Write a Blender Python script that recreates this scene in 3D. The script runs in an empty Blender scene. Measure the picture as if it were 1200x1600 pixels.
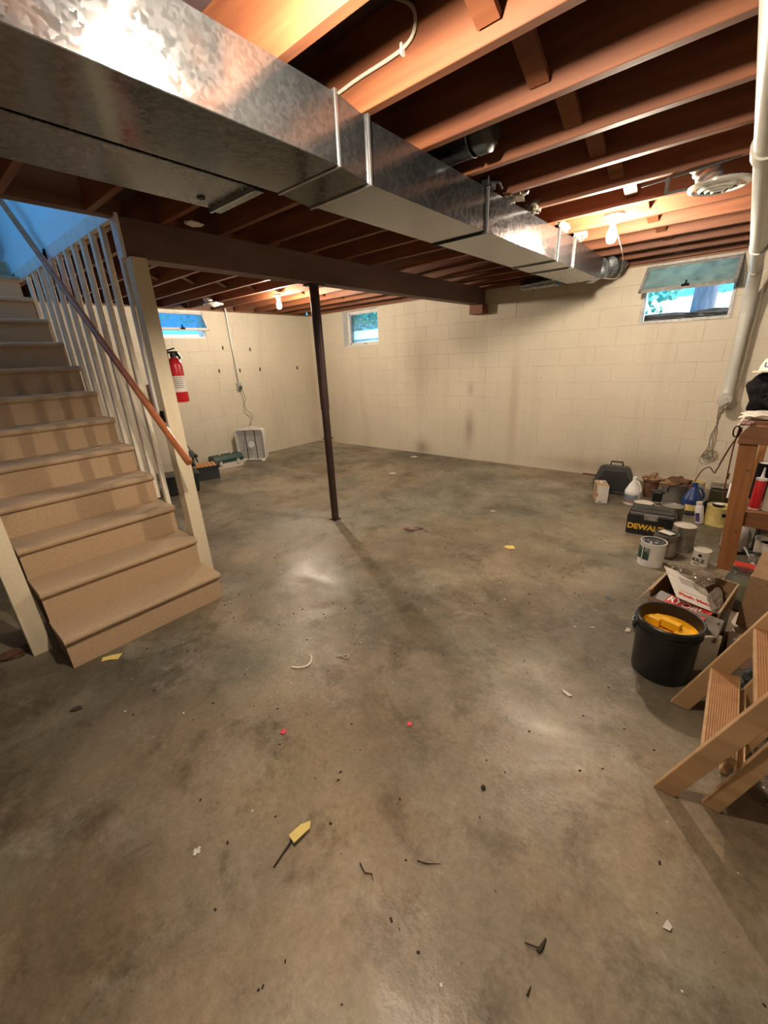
import bpy, bmesh, math, random
from mathutils import Vector, Matrix, noise
random.seed(7)
S = bpy.context.scene
COL = S.collection
PI = math.pi

# ---------------------------------------------------------------- camera
cam_d = bpy.data.cameras.new('camera'); cam = bpy.data.objects.new('camera', cam_d); COL.objects.link(cam)
cam_d.sensor_fit = 'HORIZONTAL'; cam_d.sensor_width = 36.0; cam_d.lens = 638.114 / 1200 * 36.0
cam_d.clip_start = 0.02; cam_d.clip_end = 200
yaw, pitch, roll = -0.7104779679, 0.3595513645, -0.0478224167
fwd = Vector((math.sin(yaw)*math.cos(pitch), math.cos(yaw)*math.cos(pitch), -math.sin(pitch)))
rgt = Vector((math.cos(yaw), -math.sin(yaw), 0)); up = rgt.cross(fwd)
r2 = rgt*math.cos(roll) + up*math.sin(roll); u2 = -rgt*math.sin(roll) + up*math.cos(roll)
m = Matrix((r2, u2, -fwd)).transposed().to_4x4(); m.translation = Vector((0, 0, 1.522))
cam.matrix_world = m
S.camera = cam

# ---------------------------------------------------------------- world, sun, exposure
W = bpy.data.worlds.new('world'); S.world = W; W.use_nodes = True
wn = W.node_tree; bg = wn.nodes['Background']
bg.inputs['Color'].default_value = (0.10, 0.45, 0.95, 1); bg.inputs['Strength'].default_value = 1.9
sun_d = bpy.data.lights.new('sun', 'SUN'); sun_d.energy = 8.0; sun_d.angle = 0.02; sun_d.color = (1, .97, .9)
sun = bpy.data.objects.new('sun', sun_d); COL.objects.link(sun)
sun.rotation_euler = Vector((0.35, 0.28, 1.0)).to_track_quat('Z', 'Y').to_euler()
VS = S.view_settings
VS.view_transform = 'Standard'; VS.look = 'None'; VS.gamma = 1; VS.use_curve_mapping = False
VS.exposure = 0.26
BULB = 2050.0
BULBC = (1.0, 0.83, 0.64)
S.cycles.use_denoising = True
S.cycles.max_bounces = 7; S.cycles.diffuse_bounces = 4; S.cycles.glossy_bounces = 3
S.cycles.transparent_max_bounces = 12; S.cycles.transmission_bounces = 6
S.cycles.caustics_reflective = False; S.cycles.caustics_refractive = False
S.cycles.sample_clamp_indirect = 6.0

def portal(loc, rot, sx, sy):
    d = bpy.data.lights.new('portal', 'AREA'); d.shape = 'RECTANGLE'; d.size = sx; d.size_y = sy; d.cycles.is_portal = True
    o = bpy.data.objects.new('portal', d); COL.objects.link(o); o.location = loc; o.rotation_euler = rot
# daylight portals: three windows and the open side of the stair hall (they only guide the sampling of the sky)
portal((-0.59, 5.80, 2.02), (-PI/2, 0, 0), .78, .57)
portal((-5.14, 5.80, 2.02), (-PI/2, 0, 0), .80, .57)
portal((-6.66, 3.10, 2.11), (0, -PI/2, 0), .38, .80)

# ---------------------------------------------------------------- materials
def new_mat(name):
    mt = bpy.data.materials.new(name); mt.use_nodes = True
    nt = mt.node_tree; return mt, nt, nt.nodes['Principled BSDF']
def N(nt, t, **kw):
    n = nt.nodes.new(t)
    for k, v in kw.items():
        if k in n.inputs: n.inputs[k].default_value = v
        else: setattr(n, k, v)
    return n
def coords(nt, scale=(1, 1, 1), kind='Object'):
    tc = nt.nodes.new('ShaderNodeTexCoord'); mp = nt.nodes.new('ShaderNodeMapping')
    mp.inputs['Scale'].default_value = scale
    if kind == 'World':
        g = nt.nodes.new('ShaderNodeNewGeometry'); nt.links.new(g.outputs['Position'], mp.inputs['Vector'])
    else: nt.links.new(tc.outputs[kind], mp.inputs['Vector'])
    return mp.outputs['Vector']
def ramp(nt, fac, stops):
    r = nt.nodes.new('ShaderNodeValToRGB'); e = r.color_ramp.elements
    while len(e) < len(stops): e.new(0.5)
    for el, (p, c) in zip(e, stops): el.position = p; el.color = (*c, 1) if len(c) == 3 else c
    nt.links.new(fac, r.inputs['Fac']); return r.outputs['Color']
def mixc(nt, fac, a, b, mode='MIX'):
    n = nt.nodes.new('ShaderNodeMix'); n.data_type = 'RGBA'; n.blend_type = mode
    for s, v in ((n.inputs[0], fac), (n.inputs[6], a), (n.inputs[7], b)):
        if hasattr(v, 'links') or isinstance(v, bpy.types.NodeSocket): nt.links.new(v, s)
        elif isinstance(v, (int, float)): s.default_value = v
        else: s.default_value = (*v, 1)
    return n.outputs[2]
def bump(nt, p, h, strength=.3, dist=.01):
    b = nt.nodes.new('ShaderNodeBump'); b.inputs['Strength'].default_value = strength; b.inputs['Distance'].default_value = dist
    nt.links.new(h, b.inputs['Height']); nt.links.new(b.outputs['Normal'], p.inputs['Normal'])
def mat(name, c, rough=.6, metal=0, var=.15, scale=12, bmp=.08, stretch=(1, 1, 1), spec=.5, world=False):
    mt, nt, p = new_mat(name)
    v = coords(nt, stretch, 'World' if world else 'Object')
    nz = N(nt, 'ShaderNodeTexNoise', Scale=scale, Detail=5.0, Roughness=.6); nt.links.new(v, nz.inputs['Vector'])
    lo = tuple(x*(1-var) for x in c); hi = tuple(min(1, x*(1+var)) for x in c)
    nt.links.new(ramp(nt, nz.outputs['Fac'], ((.3, lo), (.7, hi))), p.inputs['Base Color'])
    p.inputs['Roughness'].default_value = rough; p.inputs['Metallic'].default_value = metal
    p.inputs['Specular IOR Level'].default_value = spec
    if bmp: bump(nt, p, nz.outputs['Fac'], bmp, .01)
    return mt
def wood(name, c1, c2, axis=0, rough=.6, grain=9, world=True):
    mt, nt, p = new_mat(name)
    st = [grain*2.2]*3; st[axis] = grain*.16
    v = coords(nt, tuple(st), 'World' if world else 'Object')
    nz = N(nt, 'ShaderNodeTexNoise', Scale=1.0, Detail=4.0, Roughness=.55, Distortion=.6); nt.links.new(v, nz.inputs['Vector'])
    st2 = [2.5]*3; st2[axis] = .8
    v2 = coords(nt, tuple(st2), 'World' if world else 'Object')
    nz2 = N(nt, 'ShaderNodeTexNoise', Scale=1.0, Detail=2.0); nt.links.new(v2, nz2.inputs['Vector'])
    col = ramp(nt, nz.outputs['Fac'], ((.32, c1), (.66, c2)))
    col = mixc(nt, ramp(nt, nz2.outputs['Fac'], ((.4, (0, 0, 0)), (.7, (.5, .5, .5)))), col, tuple(x*.62 for x in c1))
    nt.links.new(col, p.inputs['Base Color']); p.inputs['Roughness'].default_value = rough
    bump(nt, p, nz.outputs['Fac'], .25, .004)
    return mt
def emis(name, c, s):
    mt, nt, p = new_mat(name); p.inputs['Base Color'].default_value = (*c, 1)
    p.inputs['Emission Color'].default_value = (*c, 1); p.inputs['Emission Strength'].default_value = s; return mt
def glass(name, tint=(.9, .97, 1), dirt=.12, dirtc=(.35, .4, .38), rough=.04):
    mt, nt, p = new_mat(name); out = nt.nodes['Material Output']
    tr = N(nt, 'ShaderNodeBsdfTransparent'); tr.inputs[0].default_value = (*tint, 1)
    gl = N(nt, 'ShaderNodeBsdfGlossy', Roughness=rough)
    fr = N(nt, 'ShaderNodeFresnel', IOR=1.45); m1 = nt.nodes.new('ShaderNodeMixShader')
    nt.links.new(fr.outputs[0], m1.inputs[0]); nt.links.new(tr.outputs[0], m1.inputs[1]); nt.links.new(gl.outputs[0], m1.inputs[2])
    df = N(nt, 'ShaderNodeBsdfTranslucent'); df.inputs[0].default_value = (*dirtc, 1)
    df2 = N(nt, 'ShaderNodeBsdfDiffuse'); df2.inputs[0].default_value = (*dirtc, 1)
    m0 = nt.nodes.new('ShaderNodeMixShader'); m0.inputs[0].default_value = .5
    nt.links.new(df.outputs[0], m0.inputs[1]); nt.links.new(df2.outputs[0], m0.inputs[2])
    v = coords(nt, (1, 1, 1)); nz = N(nt, 'ShaderNodeTexNoise', Scale=9.0, Detail=5.0); nt.links.new(v, nz.inputs['Vector'])
    fc = ramp(nt, nz.outputs['Fac'], ((.3, (dirt*.5,)*3), (.7, (min(1, dirt*1.5),)*3)))
    m2 = nt.nodes.new('ShaderNodeMixShader'); nt.links.new(fc, m2.inputs[0])
    nt.links.new(m1.outputs[0], m2.inputs[1]); nt.links.new(m0.outputs[0], m2.inputs[2])
    nt.links.new(m2.outputs[0], out.inputs['Surface']); return mt

# concrete floor
def floor_mat():
    mt, nt, p = new_mat('concrete_floor')
    v = coords(nt, (1, 1, 1), 'World')
    def nz(s, d=6, r=.6, dist=0.0, off=0):
        n = N(nt, 'ShaderNodeTexNoise', Scale=s, Detail=float(d), Roughness=r, Distortion=dist)
        mp = nt.nodes.new('ShaderNodeMapping'); mp.inputs['Location'].default_value = (off, off*.7, off*.3)
        nt.links.new(v, mp.inputs['Vector']); nt.links.new(mp.outputs[0], n.inputs['Vector']); return n.outputs['Fac']
    base = ramp(nt, nz(1.4, 10, .68, .25), ((.32, (.150, .128, .094)), (.5, (.248, .214, .160)), (.68, (.36, .315, .243))))
    tint = ramp(nt, nz(1.1, 5, .6, .2, 11), ((.38, (1.06, .96, .84)), (.62, (.93, .99, .95))))
    c = mixc(nt, 1.0, base, tint, 'MULTIPLY')
    big = ramp(nt, nz(.55, 7, .62, .35, 23), ((.38, (.58, .57, .56)), (.52, (1, 1, 1)), (.66, (1.16, 1.15, 1.12))))
    c = mixc(nt, 1.0, c, big, 'MULTIPLY')
    st = ramp(nt, nz(4.5, 10, .74, .2, 5), ((.36, (.52, .48, .43)), (.49, (1, 1, 1))))
    c = mixc(nt, .85, c, st, 'MULTIPLY')
    lite = ramp(nt, nz(1.9, 12, .80, .3, 41), ((.53, (0, 0, 0)), (.70, (.60, .60, .60))))
    c = mixc(nt, lite, c, (.42, .39, .33))
    fine = ramp(nt, nz(55, 8, .75, 0, 3), ((.3, (.70, .69, .67)), (.7, (1.25, 1.25, 1.25))))
    c = mixc(nt, .8, c, fine, 'MULTIPLY')
    # dark specks of soiling
    vo = N(nt, 'ShaderNodeTexVoronoi', Scale=26.0); nt.links.new(v, vo.inputs['Vector'])
    sp = ramp(nt, vo.outputs['Distance'], ((.05, (1, 1, 1)), (.10, (0, 0, 0))))
    gate = ramp(nt, nz(1.7, 3, .5, 0, 17), ((.50, (0, 0, 0)), (.60, (.8, .8, .8))))
    sg = mixc(nt, 1.0, sp, gate, 'MULTIPLY')
    c = mixc(nt, sg, c, (.06, .045, .032))
    nt.links.new(c, p.inputs['Base Color'])
    rg = ramp(nt, nz(1.1, 5, .65, .7, 31), ((.38, (.27,)*3), (.60, (.58,)*3)))
    nt.links.new(rg, p.inputs['Roughness'])
    hb = N(nt, 'ShaderNodeMath', operation='ADD'); nt.links.new(nz(7, 8, .7), hb.inputs[0]); nt.links.new(nz(60, 4, .6), hb.inputs[1])
    bump(nt, p, hb.outputs[0], .22, .006)
    return mt
def paint_mat(name, c, stain):
    mt, nt, p = new_mat(name); v = coords(nt, (1, 1, 1), 'World')
    n1 = N(nt, 'ShaderNodeTexNoise', Scale=.9, Detail=5.0, Roughness=.6); nt.links.new(v, n1.inputs['Vector'])
    vs = coords(nt, (3.2, 3.2, .28), 'World')
    n2 = N(nt, 'ShaderNodeTexNoise', Scale=1.0, Detail=5.0, Roughness=.65); nt.links.new(vs, n2.inputs['Vector'])
    n3 = N(nt, 'ShaderNodeTexNoise', Scale=70.0, Detail=5.0, Roughness=.7); nt.links.new(v, n3.inputs['Vector'])
    col = ramp(nt, n1.outputs['Fac'], ((.3, tuple(x*.90 for x in c)), (.7, tuple(min(1, x*1.05) for x in c))))
    col = mixc(nt, ramp(nt, n2.outputs['Fac'], ((.52, (0, 0, 0)), (.78, (.42, .42, .42)))), col, stain)
    sep = nt.nodes.new('ShaderNodeSeparateXYZ'); g_ = nt.nodes.new('ShaderNodeNewGeometry'); nt.links.new(g_.outputs['Position'], sep.inputs[0])
    def mth(op, a, b=None):
        q = nt.nodes.new('ShaderNodeMath'); q.operation = op
        for k, x in enumerate((a, b)):
            if x is None: continue
            if isinstance(x, (int, float)): q.inputs[k].default_value = x
            else: nt.links.new(x, q.inputs[k])
        return q.outputs[0]
    for cx_, cz_, wx_, wz_, am in ((-3.02, .48, .07, .22, .62), (-3.02, 1.05, .05, .09, .42), (-3.88, .10, .14, .12, .7), (-3.9, 1.5, .30, .55, .40), (-2.35, .8, .06, .7, .40), (-1.35, .12, .5, .10, .5), (-.62, .2, .4, .15, .4), (-3.1, 1.75, .25, .25, .35)):
        dx_ = mth('DIVIDE', mth('SUBTRACT', sep.outputs[0], cx_), wx_); dz_ = mth('DIVIDE', mth('SUBTRACT', sep.outputs[2], cz_), wz_)
        d_ = mth('ADD', mth('MULTIPLY', dx_, dx_), mth('MULTIPLY', dz_, dz_))
        f_ = mth('MULTIPLY', mth('POWER', 2.718, mth('MULTIPLY', d_, -1.0)), mth('MULTIPLY', mth('ADD', n2.outputs['Fac'], n3.outputs['Fac']), am))
        fc_ = mth('MINIMUM', f_, .8)
        col = mixc(nt, fc_, col, (.27, .20, .13))
    col = mixc(nt, .5, col, ramp(nt, n3.outputs['Fac'], ((.3, (.84, .83, .82)), (.7, (1.06, 1.06, 1.06)))), 'MULTIPLY')
    nt.links.new(col, p.inputs['Base Color']); p.inputs['Roughness'].default_value = .62
    bump(nt, p, n3.outputs['Fac'], .35, .004); return mt
def galv(name, rough=.175, amp=.10, base=(.155, .17, .18), bmp=.20):
    mt, nt, p = new_mat(name); v = coords(nt, (1, 1, 1), 'World')
    nz0 = N(nt, 'ShaderNodeTexNoise', Scale=60.0, Detail=2.0); nt.links.new(v, nz0.inputs['Vector'])
    wv = mixc(nt, .018, v, nz0.outputs['Color'])
    vo = N(nt, 'ShaderNodeTexVoronoi', Scale=85.0); nt.links.new(wv, vo.inputs['Vector'])
    bw = nt.nodes.new('ShaderNodeRGBToBW'); nt.links.new(vo.outputs['Color'], bw.inputs[0])
    nt.links.new(ramp(nt, bw.outputs[0], ((.25, tuple(x*.86 for x in base)), (.75, tuple(x*1.16 for x in base)))), p.inputs['Base Color'])
    n2 = N(nt, 'ShaderNodeTexNoise', Scale=2.2, Detail=4.0); nt.links.new(v, n2.inputs['Vector'])
    add = N(nt, 'ShaderNodeMath', operation='MULTIPLY_ADD'); add.inputs[1].default_value = amp; add.inputs[2].default_value = rough-amp*.5-.05
    nt.links.new(bw.outputs[0], add.inputs[0])
    a2 = N(nt, 'ShaderNodeMath', operation='MULTIPLY_ADD'); a2.inputs[1].default_value = .10
    nt.links.new(n2.outputs['Fac'], a2.inputs[0]); nt.links.new(add.outputs[0], a2.inputs[2]); nt.links.new(a2.outputs[0], p.inputs['Roughness'])
    p.inputs['Metallic'].default_value = .92
    n4 = N(nt, 'ShaderNodeTexNoise', Scale=2.5, Detail=1.0); nt.links.new(v, n4.inputs['Vector'])
    ad = N(nt, 'ShaderNodeMath', operation='MULTIPLY_ADD'); ad.inputs[1].default_value = .012
    nt.links.new(bw.outputs[0], ad.inputs[0]); nt.links.new(n4.outputs['Fac'], ad.inputs[2])
    bump(nt, p, ad.outputs[0], bmp, .02); return mt

M = {}
M['floor'] = floor_mat()
M['paint'] = paint_mat('cream_block_paint', (.66, .60, .475), (.40, .35, .27))
M['mortar'] = paint_mat('cream_mortar_paint', (.62, .56, .44), (.36, .31, .24))
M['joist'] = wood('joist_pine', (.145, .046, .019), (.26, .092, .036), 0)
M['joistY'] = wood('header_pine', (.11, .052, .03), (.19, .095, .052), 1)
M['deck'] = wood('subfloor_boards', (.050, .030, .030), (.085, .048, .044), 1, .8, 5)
M['beam'] = mat('painted_beam', (.15, .088, .072), .62, 0, .3, 5, .2, (1, .25, 1), world=True)
M['sill'] = wood('sill_plate', (.16, .075, .035), (.30, .15, .075), 0)
M['galv'] = galv('galvanized_duct')
M['galvdull'] = galv('dull_galvanized', .27, .03, (.17, .185, .19), .012)
M['seam'] = mat('duct_seam', (.34, .35, .36), .32, .9)
M['seamdark'] = mat('duct_gap', (.03, .03, .03), .8)
M['cream'] = paint_mat('cream_wood_paint', (.72, .63, .45), (.5, .4, .26))
M['baluster'] = mat('white_baluster_paint', (.74, .68, .56), .5, 0, .10, 14, .1)
M['trimw'] = mat('white_trim', (.74, .72, .68), .5, 0, .12, 9)
M['tread'] = mat('tan_carpet', (.50, .36, .225), .95, 0, .20, 190, .6, world=True)
M['riser'] = mat('tan_riser', (.45, .315, .19), .88, 0, .10, 90, .25, world=True)
M['stringer'] = wood('stringer_wood', (.10, .055, .035), (.17, .09, .055), 0)
M['rail'] = mat('handrail_varnish', (.42, .14, .055), .28, 0, .3, 6, .03, (.3, 4, 4))
M['pole'] = mat('pole_paint', (.050, .026, .022), .38, .3, .4, 9, .1, (1, 1, .4))
M['black'] = mat('black_plastic', (.012, .012, .012), .38, 0, .2, 20, .04)
M['blackmatte'] = mat('black_matte', (.010, .009, .010), .9, spec=.1)
M['dgrey'] = mat('dark_grey_plastic', (.035, .038, .036), .5)
M['grey'] = mat('grey_plastic', (.20, .19, .18), .5)
M['white'] = mat('white_plastic', (.75, .73, .70), .4)
M['offwhite'] = mat('offwhite', (.60, .55, .47), .6)
M['pvc'] = mat('pvc_pipe', (.50, .50, .455), .28, 0, .12, 4)
M['red'] = mat('extinguisher_red', (.50, .015, .022), .3)
M['redm'] = mat('red_print', (.55, .035, .025), .6)
M['yellow'] = mat('yellow_plastic', (.85, .46, .012), .45)
M['dyellow'] = mat('logo_yellow', (.85, .50, .04), .6)
M['canyellow'] = mat('yellow_can_paint', (.60, .48, .17), .5, 0, .25, 15)
M['cansilver'] = mat('tin', (.42, .40, .37), .42, .85, .3, 14)
M['candull'] = mat('stained_tin', (.20, .17, .14), .5, .4, .4, 14)
M['paper'] = mat('white_label', (.68, .64, .58), .7, 0, .12, 30)
M['yellowpaper'] = mat('yellow_scrap', (.85, .68, .22), .7)
M['pink'] = mat('pink_scrap', (.85, .08, .12), .6)
M['cardboard'] = mat('cardboard', (.30, .185, .10), .85, 0, .15, 25, .1)
M['cardlight'] = mat('cardboard_inside', (.42, .30, .18), .85)
M['brown'] = mat('brown_stuff', (.13, .062, .030), .8, 0, .5, 18, .5)
M['wicker'] = mat('orange_woven_top', (.52, .27, .11), .8, 0, .3, 60, .4, (1, 4, 1))
M['green'] = mat('dark_green_plastic', (.012, .052, .040), .45)
M['greenlbl'] = mat('green_label', (.03, .07, .05), .6)
M['blue'] = mat('blue_plastic', (.018, .045, .16), .35)
M['bluelbl'] = mat('blue_grey_label', (.22, .26, .34), .6, 0, .4, 30)
M['pinklbl'] = mat('pinkish_label', (.34, .20, .18), .6)
M['ladder'] = wood('ladder_pine', (.40, .245, .12), (.52, .335, .175), 0, .62, 7, False)
M['shelfwood'] = wood('shelf_wood', (.24, .095, .028), (.38, .165, .055), 2, .55, 7)
M['shelfboard'] = wood('shelf_board', (.20, .085, .035), (.30, .135, .06), 0, .6, 7)
M['steel'] = mat('steel_frame', (.45, .45, .43), .45, .6)
M['wframe'] = mat('window_frame_paint', (.42, .42, .40), .5, .1, .3, 25)
M['wreveal'] = mat('window_reveal_paint', (.74, .74, .70), .6)
M['glass'] = glass('clear_pane', (.80, .95, 1), .06)
M['dirty'] = glass('dirty_pane', (.62, .82, .84), .45, (.62, .80, .76), .1)
M['blueglass'] = glass('hazy_pane', (.30, .72, .95), .25, (.35, .62, .75), .1)
M['oldpaper'] = mat('aged_paper', (.24, .21, .17), .7, 0, .25, 20)
M['jar'] = glass('jar_glass', (.85, .88, .84), .14, (.5, .5, .45), .05)
M['film'] = glass('plastic_film', (.86, .82, .76), .30, (.55, .48, .40), .12)
M['cord'] = mat('brown_cord', (.12, .035, .018), .5)
M['wire'] = mat('thin_wire', (.26, .22, .17), .6)
M['cable'] = mat('white_cable', (.52, .47, .38), .55)
M['fur'] = mat('foil', (.6, .58, .55), .3, .7, .3, 20, .4)
M['dirt'] = mat('dirt', (.045, .032, .022), .95)
M['ground'] = mat('outdoor_ground', (.72, .74, .70), .95, 0, .35, 3)
M['soil'] = mat('outdoor_soil', (.035, .032, .028), .95, 0, .4, 10)
M['bark'] = mat('bark', (.24, .23, .25), .9, 0, .4, 8, .5, (3, 3, .5))
M['leaf'] = mat('leaf', (.12, .44, .34), .6, 0, .35, 2)
M['upwall'] = mat('daylight_tinted_wall', (.66, .78, .84), .7, 0, .04, 2)  # upstairs wall colour carries some of the blue daylight
M['upwood'] = wood('upstairs_door_wood', (.26, .12, .05), (.38, .19, .09), 2)
BM = mat('bulb_base', (.7, .66, .6), .4)
M['bulb'] = emis('bulb_glow', BULBC, BULB)

# ---------------------------------------------------------------- mesh helpers
def sm(pts, n=6):
    P = [Vector(p) for p in pts]; P = [P[0]*2-P[1]] + P + [P[-1]*2-P[-2]]; out = []
    for i in range(1, len(P)-2):
        for k in range(n):
            t = k/n; a, b_, c, d = P[i-1:i+3]
            out.append(.5*((2*b_)+(c-a)*t+(2*a-5*b_+4*c-d)*t*t+(3*b_-a-3*c+d)*t**3))
    out.append(P[-2]); return out
class B:
    def __init__(s): s.v = []; s.f = []; s.mi = []; s.k = 0
    def add(s, vs, fs):
        o = len(s.v); s.v += [tuple(v) for v in vs]; s.f += [tuple(i+o for i in f) for f in fs]; s.mi += [s.k]*len(fs); return s
    def box(s, a, b, M4=None):
        x0, y0, z0 = a; x1, y1, z1 = b
        vs = [(x, y, z) for z in (z0, z1) for y in (y0, y1) for x in (x0, x1)]
        if M4 is not None: vs = [M4 @ Vector(v) for v in vs]
        return s.add(vs, [(0, 2, 3, 1), (4, 5, 7, 6), (0, 1, 5, 4), (2, 6, 7, 3), (0, 4, 6, 2), (1, 3, 7, 5)])
    def lathe(s, prof, c=(0, 0, 0), n=20, M4=None, cap=True):
        vs = []
        for r, z in prof:
            for i in range(n):
                a = 2*PI*i/n; vs.append(Vector((c[0]+r*math.cos(a), c[1]+r*math.sin(a), c[2]+z)))
        fs = []
        for j in range(len(prof)-1):
            for i in range(n): fs.append((j*n+i, j*n+(i+1) % n, (j+1)*n+(i+1) % n, (j+1)*n+i))
        if cap:
            fs.append(tuple(range(n-1, -1, -1))); fs.append(tuple((len(prof)-1)*n+i for i in range(n)))
        if M4 is not None: vs = [M4 @ v for v in vs]
        return s.add(vs, fs)
    def tube(s, pts, r, n=8, cap=True):
        pts = [Vector(p) for p in pts]; vs = []; fs = []; prev = None
        rs = r if isinstance(r, (list, tuple)) else [r]*len(pts)
        for i, p in enumerate(pts):
            t = (pts[min(i+1, len(pts)-1)] - pts[max(i-1, 0)]).normalized()
            if prev is None:
                a = Vector((0, 0, 1)) if abs(t.z) < .9 else Vector((1, 0, 0)); u = t.cross(a).normalized()
            else: u = (prev - t*prev.dot(t)).normalized()
            w = t.cross(u); prev = u
            for k in range(n):
                an = 2*PI*k/n; vs.append(p + (u*math.cos(an) + w*math.sin(an))*rs[i])
        for i in range(len(pts)-1):
            for k in range(n): fs.append((i*n+k, i*n+(k+1) % n, (i+1)*n+(k+1) % n, (i+1)*n+k))
        if cap: fs.append(tuple(range(n-1, -1, -1))); fs.append(tuple((len(pts)-1)*n+k for k in range(n)))
        return s.add(vs, fs)
    def prism(s, poly, d0, d1, M4=None, plane='XZ'):
        n = len(poly)
        def P(u, w, d): return {'XZ': (u, d, w), 'XY': (u, w, d), 'YZ': (d, u, w)}[plane]
        vs = [Vector(P(u, w, d0)) for u, w in poly] + [Vector(P(u, w, d1)) for u, w in poly]
        if M4 is not None: vs = [M4 @ v for v in vs]
        fs = [tuple(range(n)), tuple(range(2*n-1, n-1, -1))] + [(i, i+n, (i+1) % n+n, (i+1) % n) for i in range(n)]
        return s.add(vs, fs)
    def build(s, name, mt, parent=None, smooth=False, bevel=0, seg=2):
        me = bpy.data.meshes.new(name); me.from_pydata(s.v, [], s.f)
        for x in (mt if isinstance(mt, (list, tuple)) else [mt]): me.materials.append(M[x] if isinstance(x, str) else x)
        me.polygons.foreach_set('material_index', s.mi)
        bm = bmesh.new(); bm.from_mesh(me); bmesh.ops.recalc_face_normals(bm, faces=bm.faces); bm.to_mesh(me); bm.free()
        if smooth:
            me.polygons.foreach_set('use_smooth', [True]*len(me.polygons))
            try: me.set_sharp_from_angle(angle=math.radians(38))
            except Exception: pass
        return link(name, me, parent, bevel, seg)
def link(name, me, parent=None, bevel=0, seg=2):
    o = bpy.data.objects.new(name, me); COL.objects.link(o)
    if parent: o.parent = parent; o.matrix_parent_inverse = Matrix.Translation(-parent.location) if parent.rotation_euler[2] == 0 else (Matrix.Translation(parent.location) @ parent.rotation_euler.to_matrix().to_4x4()).inverted()
    if bevel:
        md = o.modifiers.new('bevel', 'BEVEL'); md.width = bevel; md.segments = seg; md.limit_method = 'ANGLE'; md.angle_limit = math.radians(40)
    return o
def thing(name, label, cat, loc=(0, 0, 0), group=None):
    o = bpy.data.objects.new(name, None); COL.objects.link(o); o.location = loc; o.empty_display_size = .05
    return tag(o, label, cat, group)
def tag(o, label, cat, group=None, kind=None):
    o['label'] = label; o['category'] = cat
    if group: o['group'] = group
    if kind: o['kind'] = kind
    return o
def struct(o): o['kind'] = 'structure'; return o
def rotz(x, y, z, deg, tilt=0, axis='X'):
    return Matrix.Translation((x, y, z)) @ Matrix.Rotation(math.radians(deg), 4, 'Z') @ Matrix.Rotation(math.radians(tilt), 4, axis)
def text(s, size, M4, mt, parent, name='lettering', ext=.0008, sx=1.0, bold=0.0):
    cu = bpy.data.curves.new(name, 'FONT'); cu.body = s; cu.size = size; cu.extrude = ext; cu.offset = bold; cu.align_x = 'CENTER'; cu.align_y = 'CENTER'
    o = bpy.data.objects.new(name, cu); COL.objects.link(o)
    dg = bpy.context.evaluated_depsgraph_get(); me = bpy.data.meshes.new_from_object(o.evaluated_get(dg))
    bpy.data.objects.remove(o); me.transform(Matrix.Scale(sx, 4, (1, 0, 0))); me.transform(M4); me.materials.clear(); me.materials.append(M[mt])
    return link(name, me, parent)
def crumple(c, r, seed=0, amp=.35, sub=3, fr=6):
    bm = bmesh.new(); bmesh.ops.create_icosphere(bm, subdivisions=sub, radius=1)
    b = B(); off = Vector((seed*7.3, seed*3.1, seed*1.7))
    for v in bm.verts:
        d = 1 + amp*(noise.noise(v.co*1.6+off)) + amp*.6*noise.noise(v.co*fr*.6+off) + amp*.45*abs(noise.noise(v.co*fr+off))
        v.co = v.co*d
    bm.verts.ensure_lookup_table()
    vs = [(c[0]+v.co.x*r[0], c[1]+v.co.y*r[1], max(.002, c[2]+v.co.z*r[2])) for v in bm.verts]
    fs = [tuple(v.index for v in f.verts) for f in bm.faces]; bm.free()
    return b.add(vs, fs)

# ================================================================= SHELL
XL, YB, XR, YF = -6.42, 5.578, 1.9, -2.6
WT = 2.31; JB = 2.33; JT = 2.56
T = .22
struct(B().box((XL-T, YF-T, -.12), (XR+T, YB+T, 0)).build('floor', 'floor'))
# openings: (u0, u1, z0, z1)
WIN_R = (-.985, -.205, 1.741, 2.305); WIN_M = (-5.545, -4.738, 1.741, 2.305); WIN_L = (2.70, 3.50, 1.925, 2.305)
def slab_rects(u0, u1, z0, z1, ops):
    us = sorted({u0, u1, *[x for o in ops for x in o[:2]]}); zs = sorted({z0, z1, *[x for o in ops for x in o[2:]]})
    out = []
    for i in range(len(us)-1):
        for j in range(len(zs)-1):
            cu, cz = (us[i]+us[i+1])/2, (zs[j]+zs[j+1])/2
            if any(o[0] < cu < o[1] and o[2] < cz < o[3] for o in ops): continue
            out.append((us[i], us[i+1], zs[j], zs[j+1]))
    return out
b = B()
for r in slab_rects(XL-T, XR+T, 0, WT, (WIN_R, WIN_M)): b.box((r[0], YB, r[2]), (r[1], YB+T, r[3]))
wall_back = struct(b.build('wall_back', 'mortar'))
b = B()
for r in slab_rects(YF, YB, 0, WT, (WIN_L,)): b.box((XL-T, r[0], r[2]), (XL, r[1], r[3]))
wall_left = struct(b.build('wall_left', 'mortar'))
struct(B().box((XR, YF, 0), (XR+T, YB, WT)).build('wall_right', 'paint'))
struct(B().box((XL-T, YF-T, 0), (XR+T, YF, WT)).build('wall_front', 'paint'))
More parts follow.
